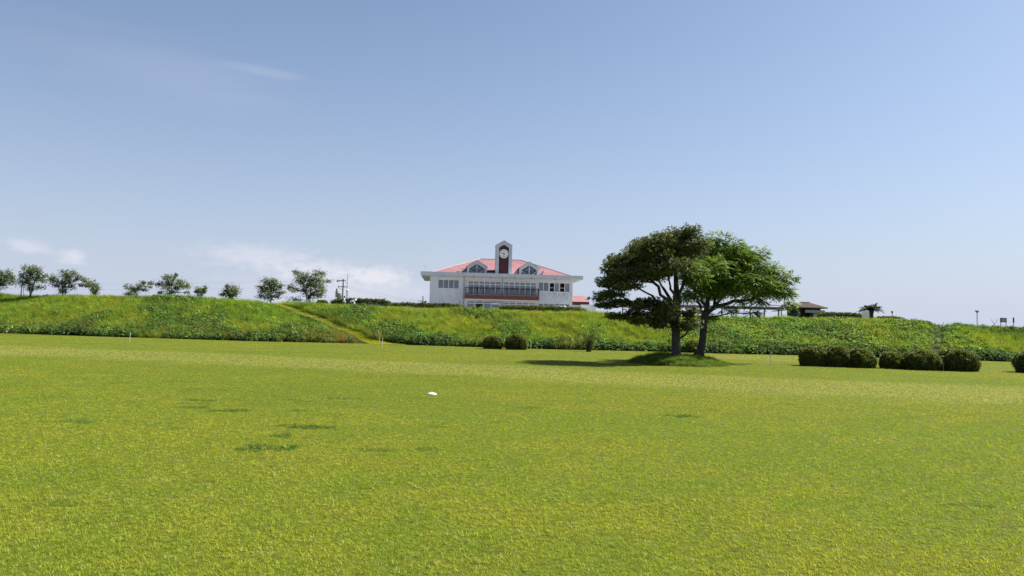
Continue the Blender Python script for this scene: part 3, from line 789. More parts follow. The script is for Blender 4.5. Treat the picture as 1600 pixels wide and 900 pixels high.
def small_tree(base, clumps, label, seed, leaf=.135, dens=1.0):
    r_ = np.random.default_rng(seed)
    root = empty('crest_tree', base); tag(root, label, 'tree', 'small trees along the top of the embankment')
    tb, bb = MB(), MB(); V, F, T_ = [], [], []; nv = 0
    H = max(c[1] for c in clumps)
    stems = []
    for k in range(3):
        e = np.array([r_.normal(0, .2 * H / 2), r_.normal(0, .25), H * r_.uniform(.4, .55)])
        pts = wig((r_.normal(0, .05), r_.normal(0, .05), -.3), e, 4, .04, r_); tb.tube(pts, [.065, .055, .045, .035, .025], 6); stems += pts[1:]
    S = np.array(stems)
    for (dx, dz, rx, rz) in clumps:
        for j in range(2):
            oy = r_.normal(0, .55) if j else r_.normal(0, .2)
            c = np.array([dx, oy, dz]); d_ = np.linalg.norm(S - c, axis=1) + 2 * (S[:, 2] > c[2]); b0 = S[int(np.argmin(d_))]
            bb.tube(wig(b0, c, 3, .04, r_), [.025, .018, .012, .006], 4)
            for q in range(4):
                bb.tube([c, c + ball(1, r_)[0] * np.array([rx, rx, rz])], [.008, .004], 3, False)
            m_ = int((26 + 330 * rx * rz) * dens)
            P = c + r_.normal(0, .52, (m_, 3)) * np.array([rx * 1.05, max(rx * .8, .25), rz * 1.35 + .05])
            on = r_.uniform(0, 1, m_) < .16; q_ = r_.uniform(.35, 1, m_)[:, None]; P = np.where(on[:, None], b0 * (1 - q_) + c * q_ + r_.normal(0, .07, (m_, 3)), P)
            v, f = rosettes(P, 6, leaf, r_)
            tt = np.repeat(r_.normal(1, .2, (m_, 1)), 24, 0) * np.ones(3)
            rd = np.repeat(r_.uniform(0, 1, m_) < .06, 24); tt[rd] *= np.array([1.7, 1.05, 1])
            V.append(v); F.append(f + nv); T_.append(tt.clip(.35, 2.5)); nv += len(v)
    tb.build('trunk', M['bark'], root, True); bb.build('branches', M['bark'], root, True)
    np_mesh('crown', np.concatenate(V), np.concatenate(F), M['crest_leaf'], root, np.concatenate(T_))


def cv(lst, bx, by, k): return [((x - bx) * k - (by - y) * k * .0244, (by - y) * k + (x - bx) * k * .0244, rx * k, ry * k) for x, y, rx, ry in lst]


K = .007
small_tree((-55.9, 85, 3.6), cv([(20, 180, 30, 30), (60, 230, 70, 40), (170, 190, 60, 40), (200, 250, 50, 30), (100, 300, 100, 50), (30, 360, 80, 60), (180, 320, 50, 25), (-60, 250, 90, 60), (-40, 350, 60, 50), (-120, 200, 80, 60), (-150, 320, 90, 60)], -60, 560, K),
           'leftmost crest tree, cut by the left edge of the picture', 201)
small_tree((-52.0, 85, 3.95), cv([(400, 180, 50, 40), (560, 190, 70, 40), (480, 240, 80, 50), (600, 240, 50, 35), (420, 300, 90, 60), (560, 320, 80, 50), (660, 290, 40, 15), (690, 375, 60, 25), (380, 400, 80, 50), (480, 420, 90, 50), (330, 300, 40, 40), (560, 470, 40, 25), (440, 500, 60, 40)], 460, 590, K),
           'tall bushy crest tree with a thin pole standing beside it', 202)
small_tree((-49.0, 86, 3.98), cv([(1000, 230, 40, 25), (1110, 250, 50, 30), (1000, 290, 70, 40), (1100, 310, 80, 45), (1230, 310, 35, 15), (1180, 350, 40, 20), (830, 320, 60, 30), (780, 360, 40, 25), (900, 390, 80, 40), (1050, 390, 90, 50), (870, 450, 50, 20), (1110, 460, 60, 40), (980, 470, 70, 50), (990, 540, 50, 30)], 980, 605, K),
           'wide spreading crest tree, third from the left edge', 203)
small_tree((-45.6, 86, 3.98), cv([(1320, 360, 40, 25), (1390, 390, 60, 35), (1290, 450, 40, 15), (1370, 455, 35, 15), (1450, 440, 30, 20), (1500, 450, 50, 35), (1500, 500, 70, 40), (1550, 510, 40, 40), (1500, 560, 50, 35)], 1500, 620, K),
           'small crest tree bent over to the left', 204)
small_tree((-41.4, 86, 3.85), cv([(340, 370, 40, 30), (440, 400, 50, 35), (550, 350, 60, 35), (590, 310, 30, 20), (480, 420, 60, 30), (620, 420, 50, 15), (690, 370, 30, 12), (400, 490, 70, 20), (470, 480, 40, 30)], 440, 550, K),
           'small forked crest tree with an arm reaching right, left of a wide tree', 205)
small_tree((-37.4, 86, 3.85), cv([(990, 230, 60, 30), (1100, 230, 50, 25), (1135, 190, 15, 15), (960, 300, 70, 40), (750, 330, 50, 20), (860, 340, 60, 30), (1040, 330, 80, 50), (1200, 310, 80, 40), (1260, 360, 60, 35), (1350, 370, 40, 30), (1150, 400, 90, 40), (1000, 400, 70, 35), (920, 480, 30, 15), (1080, 470, 60, 30), (1320, 470, 20, 15), (1040, 520, 60, 30)], 1040, 575, K),
           'widest crest tree with arms spread to both sides', 206)
small_tree((-34.35, 87, 3.95), [(-.15, 1.2, .35, .18), (.25, 1.2, .3, .2), (-.5, .85, .25, .12), (0, .85, .4, .22), (.35, .85, .25, .15), (0, .45, .25, .15)],
           'tiny crest tree just right of the widest one', 207)
K = .01016
small_tree((-31.0, 87, 3.9), cv([(180, 265, 25, 20), (250, 280, 45, 25), (160, 310, 40, 20), (230, 310, 60, 30), (295, 310, 35, 25), (130, 350, 30, 12), (210, 350, 60, 25), (270, 350, 30, 20), (220, 375, 30, 20)], 225, 415, K),
           'tiny rounded crest tree standing alone in mid row', 208)
small_tree((-26.9, 88, 3.8), cv([(590, 200, 50, 25), (690, 200, 40, 20), (640, 220, 60, 30), (700, 240, 60, 30), (540, 265, 45, 15), (760, 260, 30, 20), (600, 280, 60, 30), (690, 290, 70, 35), (560, 310, 45, 20), (770, 330, 45, 18), (550, 370, 45, 18), (640, 340, 70, 30), (720, 370, 40, 20), (655, 390, 40, 25)], 660, 440, K),
           'compact crest tree next to the tallest one at the path top', 209)
small_tree((-22.6, 88, 3.85), cv([(900, 90, 22, 10), (940, 110, 50, 20), (1010, 140, 60, 30), (1140, 120, 60, 30), (1195, 105, 30, 15), (960, 190, 70, 40), (1080, 180, 80, 40), (1190, 180, 50, 35), (1270, 195, 25, 10), (1050, 240, 90, 50), (1170, 250, 80, 40), (1220, 300, 40, 30), (860, 270, 50, 25), (920, 300, 40, 18), (1000, 300, 60, 40), (1110, 320, 80, 40), (1180, 350, 50, 25), (1060, 370, 60, 30), (900, 400, 70, 15)], 1065, 440, K),
           'tallest and rightmost crest tree, above the ramp path', 210)


# ------------------------------------------------------------------ clipped bushes and hedges
def bush(base, sx, sy, h, label, seed, m='bush_leaf', name='clipped_bush', cat='bush', group=None, n=None, leaf=.085, box=3.0, rz=0.0):
    r_ = np.random.default_rng(seed)
    root = empty(name, base, rz); tag(root, label, cat, group)
    n = n or int(1500 * (sx * sy + 1.2 * h * (sx + sy)) / 1.0)
    d = r_.normal(0, 1, (n, 3)); d[:, 2] = np.abs(d[:, 2]) - .35 * (r_.uniform(0, 1, n) < .5)
    # superellipsoid shell of uneven depth
    p = box
    rr = (np.abs(d[:, 0]) ** p + np.abs(d[:, 1]) ** p + np.abs(np.maximum(d[:, 2], 0)) ** p) ** (1 / p)
    s = d / rr[:, None]
    s[:, 2] = np.where(s[:, 2] < 0, r_.uniform(.02, .35, n), s[:, 2])
    dep = 1.03 - np.abs(r_.normal(0, .11, n)) + .05 * (r_.uniform(0, 1, n) < .12)
    lump = 1 + .30 * (fbm(s[:, 0] * sx * 2.4 + seed, s[:, 2] * 2.5 + s[:, 1] * sy * 2.1, seed, 3) - .5)
    P = s * np.array([sx / 2, sy / 2, h]) * (dep * lump)[:, None]
    taper = .86 + .14 * smooth(0, .45, P[:, 2] / h)
    P[:, 0] *= taper; P[:, 1] *= taper
    v, f = rosettes(P, 4, leaf, r_, .8)
    tt = np.repeat(r_.normal(1, .25, (n, 1)), 16, 0) * np.ones(3)
    rd = np.repeat(r_.uniform(0, 1, n) < .18, 16); tt[rd] *= np.array([1.3, 1.0, .9])
    tt = tt.clip(.35, 2.4)
    np_mesh('foliage', v, f, M[m], root, tt)
    bb = MB()
    for k in range(int(10 + 10 * sx)):
        e = s[k] * np.array([sx / 2, sy / 2, h]) * .92; e[2] = max(e[2], .15)
        b0 = np.array([e[0] * .55, e[1] * .3, -.05])
        bb.tube(wig(b0, e, 3, .03, r_), [.02, .014, .009, .004], 4)
    for k in range(int(60 * sx * max(1, h))):      # dense inner twigs
        e = s[(k * 37) % n] * np.array([sx / 2, sy / 2, h]) * r_.uniform(.6, .9); e[2] = max(e[2], .08)
        a_ = e * np.array([.8, .4, .5])
        bb.tube([a_, e], [.012, .005], 3, False)
    bb.build('stems', M['twig'], root)
    return root


G1 = 'clipped azalea bushes on the lawn'
bush((-1.38, 60.6, 0), 1.45, 1.4, .95, 'smaller left one of the two round bushes at the embankment foot', 301, group=G1)
bush((.44, 60.5, 0), 1.62, 1.5, 1.04, 'larger right one of the two round bushes at the embankment foot', 302, group=G1)
bush((15.92, 41.4, 0), 1.35, 1.6, .97, 'leftmost bush of the long dark hedge row right of the trees', 303, group=G1)
bush((17.0, 41.1, 0), 1.4, 1.6, 1.03, 'second bush from the left in the dark hedge row', 309, group=G1)
bush((18.05, 40.6, 0), 1.25, 1.5, .92, 'bush at the left side of the gap in the hedge row', 304, group=G1)
bush((19.6, 40.6, 0), .95, 1.3, .78, 'lowest bush at the right side of the gap in the hedge row', 305, group=G1)
bush((20.8, 40.0, 0), 1.7, 1.6, .93, 'hedge row bush with a pale dry stick leaning on it', 306, group=G1)
bush((22.65, 40.0, 0), 1.85, 1.7, 1.03, 'right end bush of the long dark hedge row', 307, group=G1)
bush((26.75, 40.0, 0), 2.1, 1.8, 1.12, 'lone dark bush cut by the right edge of the picture', 308, group=G1)
mb = MB(); mb.tube([(20.95, 39.2, .86), (21.15, 39.1, .78), (21.3, 39.06, .62), (21.4, 39.05, .42), (21.44, 39.05, 0.0)], [.005, .006, .007, .007, .007], 6)
tag(mb.build('dry_stick', M['drytwig']), 'pale curved dry stick leaning against a hedge row bush', 'stick')

# upright wispy shrub
r_ = np.random.default_rng(310)
root = empty('wispy_shrub', (5.76, 58.2, 0)); tag(root, 'thin upright wispy shrub at the embankment foot left of the trees', 'shrub')
bb = MB(); P = []
for k in range(26):
    a = r_.uniform(0, 6.28); q = r_.uniform(.2, 1)
    e = np.array([math.cos(a) * .62 * q + .12, math.sin(a) * .5 * q, r_.uniform(.7, 1.75)])
    pts = wig((r_.normal(0, .1), r_.normal(0, .1), -.02), e, 4, .03, r_); bb.tube(pts, [.018, .014, .01, .007, .003], 4)
    for i in range(34):
        s = r_.uniform(.12, 1); j = min(3, int(s * 4)); P.append(pts[j] * (1 - (s * 4 - j)) + pts[j + 1] * (s * 4 - j) + r_.normal(0, .05, 3))
bb.build('stems', M['twig'], root)
P = np.array(P); v, f = rosettes(P, 4, .075, r_, .9)
np_mesh('foliage', v, f, M['hedge_leaf'], root, (np.repeat(r_.normal(.8, .2, (len(P), 1)), 16, 0) * np.ones(3)).clip(.3, 2))
# dark leafy shrub on the bank, higher up
for (bx, t_, w_, h_, lab, sd_) in [(14.6, .0, 1.6, .7, 'low dark leafy shrub at the embankment foot right of the leaning trunk', 312),]:
    bush((bx, float(foot(bx)) + t_ * BANK_W, float(bank_z(np.array([bx]), np.array([t_]))[0])), w_, w_ * .8, h_ + .25, lab, sd_, 'hedge_leaf', 'wild_shrub', 'shrub', leaf=.2, n=420, box=2.0)

G2 = 'clipped hedges along the top of the embankment'
bush((-18.2, 95.5, 3.2), 7.0, 1.3, 1.42, 'tall left end of the clipped hedge below the utility pole', 321, 'hedge_leaf', 'clipped_hedge', 'hedge', G2, 15000, .13, 6.0)
bush((-10.2, 95.2, 3.05), 9.4, 1.2, 1.25, 'long low clipped hedge left of the clubhouse entrance', 322, 'hedge_leaf', 'clipped_hedge', 'hedge', G2, 15000, .13, 6.0)
bush((3.7, 95.2, 3.0), 10.6, 1.4, 1.28, 'clipped hedge in front of the right half of the clubhouse', 323, 'hedge_leaf', 'clipped_hedge', 'hedge', G2, 17000, .13, 6.0)
bush((41.6, 99, 3.1), 5.8, 1.3, 1.38, 'clipped hedge between the brown hut and the palm', 324, 'hedge_leaf', 'clipped_hedge', 'hedge', G2, 11000, .13, 6.0)
bush((45.6, 95, 2.9), 3.6, 1.2, 1.15, 'clipped hedge just right of the palm', 325, 'hedge_leaf', 'clipped_hedge', 'hedge', G2, 7000, .13, 5.0)
bush((-22.6, 94.0, 3.2), 1.7, 1.2, 1.12, 'low rounded shrub left of the hedge under the pole', 326, 'hedge_leaf', 'clipped_hedge', 'hedge', G2, 3000, .13, 3.0)

# palm
r_ = np.random.default_rng(330)
root = empty('palm_tree', (42.0, 92, 2.6)); root.scale = (1.35, 1.35, 1.35); tag(root, 'short palm with arching fronds beside the white board on the crest', 'palm tree')
mb = MB(); mb.tube([(0, 0, -.1), (.02, 0, .6), (0, 0, 1.2), (.02, 0, 1.65)], [.30, .24, .21, .27], 10); mb.build('trunk', M['twig'], root, True)
V, F, T_ = [], [], []; nv = 0; bb = MB()
for k in range(34):
    a = k * 2.4; el_ = r_.uniform(.25, 1.15)
    L0 = r_.uniform(.95, 1.3); dirh = np.array([math.cos(a), math.sin(a), 0])
    pts = []
    for i in range(9):
        s = i / 8
        pts.append(np.array([0, 0, 1.6]) + dirh * L0 * s * math.cos(el_) * 1.05 + np.array([0, 0, L0 * (s * math.sin(el_) - .55 * s * s * (1.1 - .4 * math.sin(el_)))]))
    bb.tube(pts, [.02, .018, .016, .014, .012, .01, .008, .006, .004], 4)
    pts = np.array(pts); side = np.cross(dirh, [0, 0, 1])
    S = np.repeat(np.linspace(.12, 1, 24), 2); C = np.stack([np.interp(S * 8, np.arange(9), pts[:, j]) for j in range(3)], -1)
    sg = np.tile([1.0, -1.0], 24)[:, None]
    dd = side * sg * .9 + dirh * .6 + np.array([0, 0, -.25])
    v, f = leaf_quads(C, dd, np.tile([0, 0, 1.0], (48, 1)) + r_.normal(0, .2, (48, 3)), .30 * np.sin(np.pi * (S * .8 + .12)), np.full(48, .045))
    V.append(v); F.append(f + nv); nv += len(v)
bb.build('frond_stalks', M['twig'], root)
v = np.concatenate(V); np_mesh('crown', v, np.concatenate(F), M['palm_leaf'], root, r_.normal(1, .05, (len(v), 1)) * np.ones(3))

# ------------------------------------------------------------------ clubhouse
GZ = 3.1
YAW = R(4.0)
club = empty('clubhouse', (-1.6, 121.5, GZ), YAW)
tag(club, 'white two storey clubhouse with coral red roof and clock tower', 'building')
HW, DEP = 11.05, 13.5


def lz(z): return z - GZ


WINS = []      # (x0, x1, z0, z1, panes, kind)
WINS.append((-9.77, -6.59, lz(7.48), lz(8.84), 4, 'plain'))
WINS.append((-5.16, -.11, lz(6.66), lz(8.72), 6, 'tall'))
WINS.append((.30, 5.35, lz(6.66), lz(8.72), 6, 'tall'))
WINS.append((5.72, 7.28, lz(7.48), lz(8.84), 2, 'plain'))
WINS.append((7.45, 8.95, lz(7.42), lz(8.80), 2, 'openl'))
WINS.append((9.05, 10.6, lz(7.42), lz(8.80), 2, 'openl'))
WINS.append((-5.3, -.3, .12, lz(5.64), 4, 'entry'))
WINS.append((.26, 5.25, .12, lz(5.58), 5, 'entry'))
WINS.append((5.75, 8.2, lz(4.3), lz(5.56), 3, 'plain'))
WINS.append((8.3, 10.6, lz(4.3), lz(5.56), 3, 'plain'))
WINS.append((-6.52, -6.28, lz(5.0), lz(5.62), 1, 'plain'))
WINS.append((-5.98, -5.72, lz(5.0), lz(5.62), 1, 'plain'))


def pierced(x0, x1, z0, z1, holes, y0, y1):
    mb = MB()
    xs_ = sorted({x0, x1} | {h[0] for h in holes} | {h[1] for h in holes}); zs_ = sorted({z0, z1} | {h[2] for h in holes} | {h[3] for h in holes})
    inside = lambda a, b: any(h[0] < a < h[1] and h[2] < b < h[3] for h in holes)
    nx, nz = len(xs_) - 1, len(zs_) - 1
    solid = [[not inside((xs_[i] + xs_[i + 1]) / 2, (zs_[j] + zs_[j + 1]) / 2) for j in range(nz)] for i in range(nx)]
    for i in range(nx):
        for j in range(nz):
            if not solid[i][j]: continue
            a, b, c, d = xs_[i], xs_[i + 1], zs_[j], zs_[j + 1]
            mb.add([(a, y0, c), (b, y0, c), (b, y0, d), (a, y0, d)], [(0, 1, 2, 3)])
            mb.add([(a, y1, c), (b, y1, c), (b, y1, d), (a, y1, d)], [(3, 2, 1, 0)])
            if i + 1 >= nx or not solid[i + 1][j]: mb.add([(b, y0, c), (b, y1, c), (b, y1, d), (b, y0, d)], [(0, 1, 2, 3)])
            if i == 0 or not solid[i - 1][j]: mb.add([(a, y0, c), (a, y1, c), (a, y1, d), (a, y0, d)], [(3, 2, 1, 0)])
            if j + 1 >= nz or not solid[i][j + 1]: mb.add([(a, y0, d), (b, y0, d), (b, y1, d), (a, y1, d)], [(0, 1, 2, 3)])
            if j == 0 or not solid[i][j - 1]: mb.add([(a, y0, c), (b, y0, c), (b, y1, c), (a, y1, c)], [(3, 2, 1, 0)])
    return mb


TOP = lz(9.36)
mb = pierced(-HW, HW, -.5, TOP, WINS, 0, .2)
mb.box(-HW, -HW + .2, .203, DEP, -.5, TOP).box(HW - .2, HW, .203, DEP, -.5, TOP).box(-HW + .202, HW - .202, DEP - .2, DEP, -.5, TOP)
mb.build('wall', M['wall'], club)
mb = MB(); mb.box(-HW + .21, HW - .21, .21, DEP - .21, lz(6.30), lz(6.52)).box(-HW + .21, HW - .21, .21, DEP - .21, -.1, .05).box(-HW + .21, HW - .21, 5.0, 5.15, .06, lz(6.28)).box(-HW + .21, HW - .21, 5.0, 5.15, lz(6.54), TOP - .02)
for xx in (-6.0, 5.6): mb.box(xx - .06, xx + .06, .21, 4.98, .06, lz(6.28)).box(xx - .06, xx + .06, .21, 4.98, lz(6.54), TOP - .02)
mb.build('interior', M['dark_room'], club)

for k, (x0, x1, z0, z1, np_, kind) in enumerate(WINS):
    fr = MB(); fw = .045
    fr.box(x0, x1, .05, .13, z1 - fw, z1 - .002).box(x0, x1, .05, .13, z0 + .002, z0 + fw)
    panes = []
    cw = (x1 - x0) / np_
    zt = z1 - .44 if kind == 'tall' else (lz(5.30) if kind == 'entry' else None)
    for i in range(np_ + 1):
        xm = x0 + i * cw; w_ = .055 if kind in ('tall', 'entry') else .04
        fr.box(max(x0 + .002, xm - w_), min(x1 - .002, xm + w_), .045, .135, z0 + fw + .001, z1 - fw - .001)
    if zt is not None:
        for i in range(np_): fr.box(x0 + i * cw + .056, x0 + (i + 1) * cw - .056, .055, .125, zt - .05, zt + .05)
    w = fr.build('window', M['white'] if True else None, club)
    if k in (1, 2): w['label'] = 'row of six tall balcony windows with transoms'
    if k == 6: w['label'] = 'glazed entrance with a dark open doorway'
    for i in range(np_):
        a, b = x0 + i * cw + .05, x0 + (i + 1) * cw - .05
        spans = [(z0 + .04, z1 - .04)] if zt is None else [(z0 + .04, zt - .045), (zt + .045, z1 - .04)]
        for j, (c, d) in enumerate(spans):
            if kind == 'openl' and i == 0: continue         # slid open: dark gap
            if k == 6 and j == 0 and i == 1: continue        # open doorway
            p_ = MB(); p_.box(a, b, .085, .095, c, d); p_.build('pane', M['glass'], w)
        if kind == 'openl' and i == 0:
            p_ = MB(); p_.box(a, b, .08, .1, z0 + (z1 - z0) * .42, z0 + (z1 - z0) * .46); p_.build('sash_rail', M['white'], w)
    if kind == 'openl':
        cu = MB()
        for i in range(np_):
            if kind == 'openl' and i == 0: continue
            a, b = x0 + i * cw + .03, x0 + (i + 1) * cw - .03
            m_ = 9
            for q in range(m_):
                xa, xb = a + (b - a) * q / m_, a + (b - a) * (q + 1) / m_
                ya, yb = .32 + .04 * (q % 2), .32 + .04 * ((q + 1) % 2)
                cu.add([(xa, ya, z0 + .0), (xb, yb, z0 + .0), (xb, yb, z1 - .02), (xa, ya, z1 - .02)], [(0, 1, 2, 3)])
        cu.build('curtain', M['curtain'], w)
    if kind == 'tall':
        for sgn, xa in ((1, x0), (-1, x1), ):
            cu = MB(); m_ = 10
            for q in range(m_):
                s0, s1 = q / m_, (q + 1) / m_
                W1 = 1.0
                zb0, zb1 = z0 + .75 + 1.1 * s0, z0 + .75 + 1.1 * s1
                ya, yb = .34 + .05 * (q % 2), .34 + .05 * ((q + 1) % 2)
                cu.add([(xa + sgn * W1 * s0, ya, zb0), (xa + sgn * W1 * s1, yb, zb1), (xa + sgn * W1 * s1, yb, z1), (xa + sgn * W1 * s0, ya, z1)], [(0, 1, 2, 3)])
            cu.build('curtain', M['curtain'], w)
        # valance strip of white curtain along the transom
        cu = MB(); m_ = 60
        for q in range(m_):
            xa, xb = x0 + (x1 - x0) * q / m_, x0 + (x1 - x0) * (q + 1) / m_
            ya, yb = .40 + .03 * (q % 2), .40 + .03 * ((q + 1) % 2)
            cu.add([(xa, ya, z1 - .40), (xb, yb, z1 - .40), (xb, yb, z1), (xa, ya, z1)], [(0, 1, 2, 3)])
        cu.build('valance', M['curtain'], w)
    sl = MB(); sl.box(x0 - .04, x1 + .04, -.05, .048, z0 - .05, z0 - .002)
    if kind in ('plain', 'openl'): sl.build('sill', M['white'], w)

# restaurant furniture seen behind the balcony windows
for fx in (-3.6, 1.0, 2.4):
    pass

# eaves
OV = 1.4
E0, E1 = lz(9.38), lz(9.92)
ev = MB(); ev.box(-HW - OV, HW + OV, -OV, -OV + .12, E0, E1).box(-HW - OV, HW + OV, DEP + OV - .12, DEP + OV, E0, E1)
ev.box(-HW - OV, -HW - OV + .12, -OV + .121, DEP + OV - .121, E0, E1).box(HW + OV - .12, HW + OV, -OV + .121, DEP + OV - .121, E0, E1)
e = ev.build('eave_fascia', M['eave'], club)
so = MB(); so.box(-HW - OV + .121, HW + OV - .121, -OV + .121, DEP + OV - .121, E0 + .004, E0 + .10); so.build('soffit', M['soffit'], club)
so = MB(); so.box(-HW - OV + .121, HW + OV - .121, -OV + .121, DEP + OV - .121, E1 - .16, E1 - .06); so.build('flat_roof_edge', M['eave'], club)

# hip roof
RX, RY0, RY1, RB, RT = 11.0, -.35, DEP + .35, E1 - .055, lz(12.75)
ym = (RY0 + RY1) / 2
rf = MB(); rf.add([(-RX, RY0, RB), (RX, RY0, RB), (RX, RY1, RB), (-RX, RY1, RB), (-3.25, ym, RT), (3.35, ym, RT)], [(0, 1, 5, 4), (1, 2, 5), (2, 3, 4, 5), (3, 0, 4), (3, 2, 1, 0)])
roof = rf.build('roof', M['red'], club)
sm = MB()
slope = (RT - RB) / (ym - RY0)
for i in range(-26, 27):           # standing seams on the front slope
    xx = i * .42
    lim = 1.0 if abs(xx) < 3.3 else (RX - abs(xx)) / (RX - 3.3)
    if lim < .04: continue
    y1_ = RY0 + (ym - RY0) * lim
    sm.tube([(xx, RY0 + .02, RB + .012), (xx, y1_, RB + (y1_ - RY0) * slope + .012)], .012, 4)
sm.build('roof_seams', M['red'], roof)
rc = MB(); rc.tube([(-3.25, ym, RT + .02), (3.35, ym, RT + .02)], .07, 6)
for cx, cy, ex in ((-RX, RY0, -3.25), (RX, RY0, 3.35), (-RX, RY1, -3.25), (RX, RY1, 3.35)): rc.tube([(cx, cy, RB), (ex, ym, RT + .02)], .06, 6)
rc.build('ridge_cap', M['red'], roof)
vt = MB(); vt.bar((1.55, ym, RT), (1.55, ym, RT + .28), .03).box(1.42, 1.68, ym - .08, ym + .08, RT + .2, RT + .32); vt.build('roof_vent', M['galv'], club)


def pent(cx, hw, zb, zs, za): return [(cx - hw, zb), (cx + hw, zb), (cx + hw, zs), (cx, za), (cx - hw, zs)]


def ring(mb, outer, inner, y0, y1):
    n_ = len(outer)
    for i in range(n_):
        j = (i + 1) % n_
        a, b, c, d = outer[i], outer[j], inner[j], inner[i]
        mb.add([(a[0], y0, a[1]), (b[0], y0, b[1]), (c[0], y0, c[1]), (d[0], y0, d[1]), (a[0], y1, a[1]), (b[0], y1, b[1]), (c[0], y1, c[1]), (d[0], y1, d[1])],
               [(0, 1, 2, 3), (7, 6, 5, 4), (0, 4, 5, 1), (3, 2, 6, 7)])


# dormers
for cx, lab in ((-3.9, 'left gabled dormer with fan of glazing bars'), (4.2, 'right gabled dormer with fan of glazing bars')):
    zb, zs, za = E1 - .02, lz(10.98), lz(11.93)
    mb = MB(); outer = pent(cx, 1.54, zb, zs, za); inner = pent(cx, 1.18, zb + .05, lz(10.63), lz(11.42))
    ring(mb, outer, inner, -.30, -.12)
    d = mb.build('dormer', M['eave'], club); d['label'] = lab
    for sx in (-1, 1):
        mb = MB(); mb.box(cx + sx * 1.5 - .04, cx + sx * 1.5 + .04, -.118, 3.0, zb, zs - .02); mb.build('cheek', M['maroon'], d)
    mb = MB()
    for sx in (-1, 1):
        mb.add([(cx, -.36, za + .05), (cx + sx * 1.64, -.36, zs + .0), (cx + sx * 1.64, 3.6, zs + .0), (cx, 5.2, za + .05), (cx, -.36, za + .0), (cx + sx * 1.64, -.36, zs - .05), (cx + sx * 1.64, 3.6, zs - .05), (cx, 5.2, za + .0)],
               [(0, 1, 2, 3), (7, 6, 5, 4), (0, 4, 5, 1), (1, 5, 6, 2)])
    mb.build('dormer_roof', M['red'], d)
    mb = MB()
    zi = zb + .05; c0 = (cx, -.2, zi)
    mb.box(cx - .045, cx + .045, -.24, -.16, zi, lz(11.40))
    for sx in (-1, 1):
        mb.tube([(cx + sx * .35, -.2, zi), (cx + sx * 1.16, -.2, zi + .52)], .028, 4)
        mb.tube([(cx + sx * .02, -.2, zi + .98), (cx + sx * .62, -.2, zi + .62)], .018, 4)
        mb.box(cx + sx * .62 - .018, cx + sx * .62 + .018, -.215, -.185, zi, zi + .2)
    mb.build('glazing_bars', M['white'], d)
    for sx in (-1, 1):
        p_ = MB(); a, b = (cx - 1.18, cx - .05) if sx < 0 else (cx + .05, cx + 1.18)
        poly = [(a, zi), (b, zi), (b, lz(11.40)), (a, lz(10.63))] if sx < 0 else [(a, zi), (b, zi), (b, lz(10.63)), (a, lz(11.40))]
        p_.prism(poly, -.19, -.18); p_.build('pane', M['dglass'], d)
    bk = MB(); bk.box(cx - 1.45, cx + 1.45, 1.6, 1.65, zb, zs); bk.build('dormer_back', M['dark_room'], d)
mb = MB(); mb.box(-2.34, -1.08, .6, .7, E1 - .02, lz(10.45)); mb.build('roof_well_panel', M['maroon'], club)

# clock tower
tx = .2
mb = MB(); zb, zs, za = E1 - .02, lz(14.35), lz(15.08)
outer, inner = pent(tx, 1.26, zb, zs, za), pent(tx, .76, zb + .01, lz(14.0), lz(14.48))
ring(mb, outer, inner, -.45, -.2)
mb.box(tx - 1.26, tx - 1.16, -.199, 1.6, zb, zs).box(tx + 1.16, tx + 1.26, -.199, 1.6, zb, zs).prism(outer, 1.601, 1.7)
tw = mb.build('clock_tower', M['eave'], club)
mb = MB()
for sx in (-1, 1):
    mb.add([(tx, -.5, za + .05), (tx + sx * 1.31, -.5, zs + .02), (tx + sx * 1.31, 1.75, zs + .02), (tx, 1.75, za + .05), (tx, -.5, za + .005), (tx + sx * 1.31, -.5, zs - .025), (tx + sx * 1.31, 1.75, zs - .025), (tx, 1.75, za + .005)],
           [(0, 1, 2, 3), (7, 6, 5, 4), (0, 4, 5, 1), (1, 5, 6, 2), (3, 7, 4, 0)])
mb.build('tower_roof', M['galv'], tw)
mb = MB(); mb.prism(pent(tx, .77, zb, lz(14.0), lz(14.49)), -.33, -.22)
for i in range(-3, 4): mb.box(tx + i * .21 - .012, tx + i * .21 + .012, -.345, -.331, zb, lz(14.0))
mb.build('tower_panel', M['maroon'], tw)
ccz = lz(13.06)


def disc(mb, cx, cz, r0, y0, y1, n=40):
    mb.prism([(cx + r0 * math.cos(2 * math.pi * k / n), cz + r0 * math.sin(2 * math.pi * k / n)) for k in range(n)], y0, y1)


mb = MB(); disc(mb, tx, ccz, .70, -.42, -.346); cf = mb.build('clock_face', M['plastic'], tw); cf['label'] = 'round white clock face showing half past nine'
for k in range(12):
    a = k * math.pi / 6; q = .085 if k % 3 == 0 else .07
    mb = MB(); s_, c_ = math.sin(a), math.cos(a)
    w_ = .042
    poly = [(tx + s_ * r1 + c_ * w1, ccz + c_ * r1 - s_ * w1) for r1, w1 in ((.62, -w_), (.62, w_), (.62 - 2 * q, w_), (.62 - 2 * q, -w_))]
    mb.prism(poly[::-1] if False else poly, -.428, -.4205); tw_ = mb.build('hour_mark', M['black'], tw)
for nm, deg, ln, wd, yy in (('hour_hand', 285, .40, .055, -.435), ('minute_hand', 180, .62, .045, -.446)):
    a = R(deg); s_, c_ = math.sin(a), math.cos(a); mb = MB()
    mb.prism([(tx + s_ * r1 + c_ * w1, ccz + c_ * r1 - s_ * w1) for r1, w1 in ((-.14, -wd), (-.14, wd), (ln, wd * .6), (ln, -wd * .6))], yy, yy + .008); mb.build(nm, M['black'], tw)
mb = MB(); disc(mb, tx, ccz, .07, -.46, -.447, 16); mb.build('clock_hub', M['black'], tw)

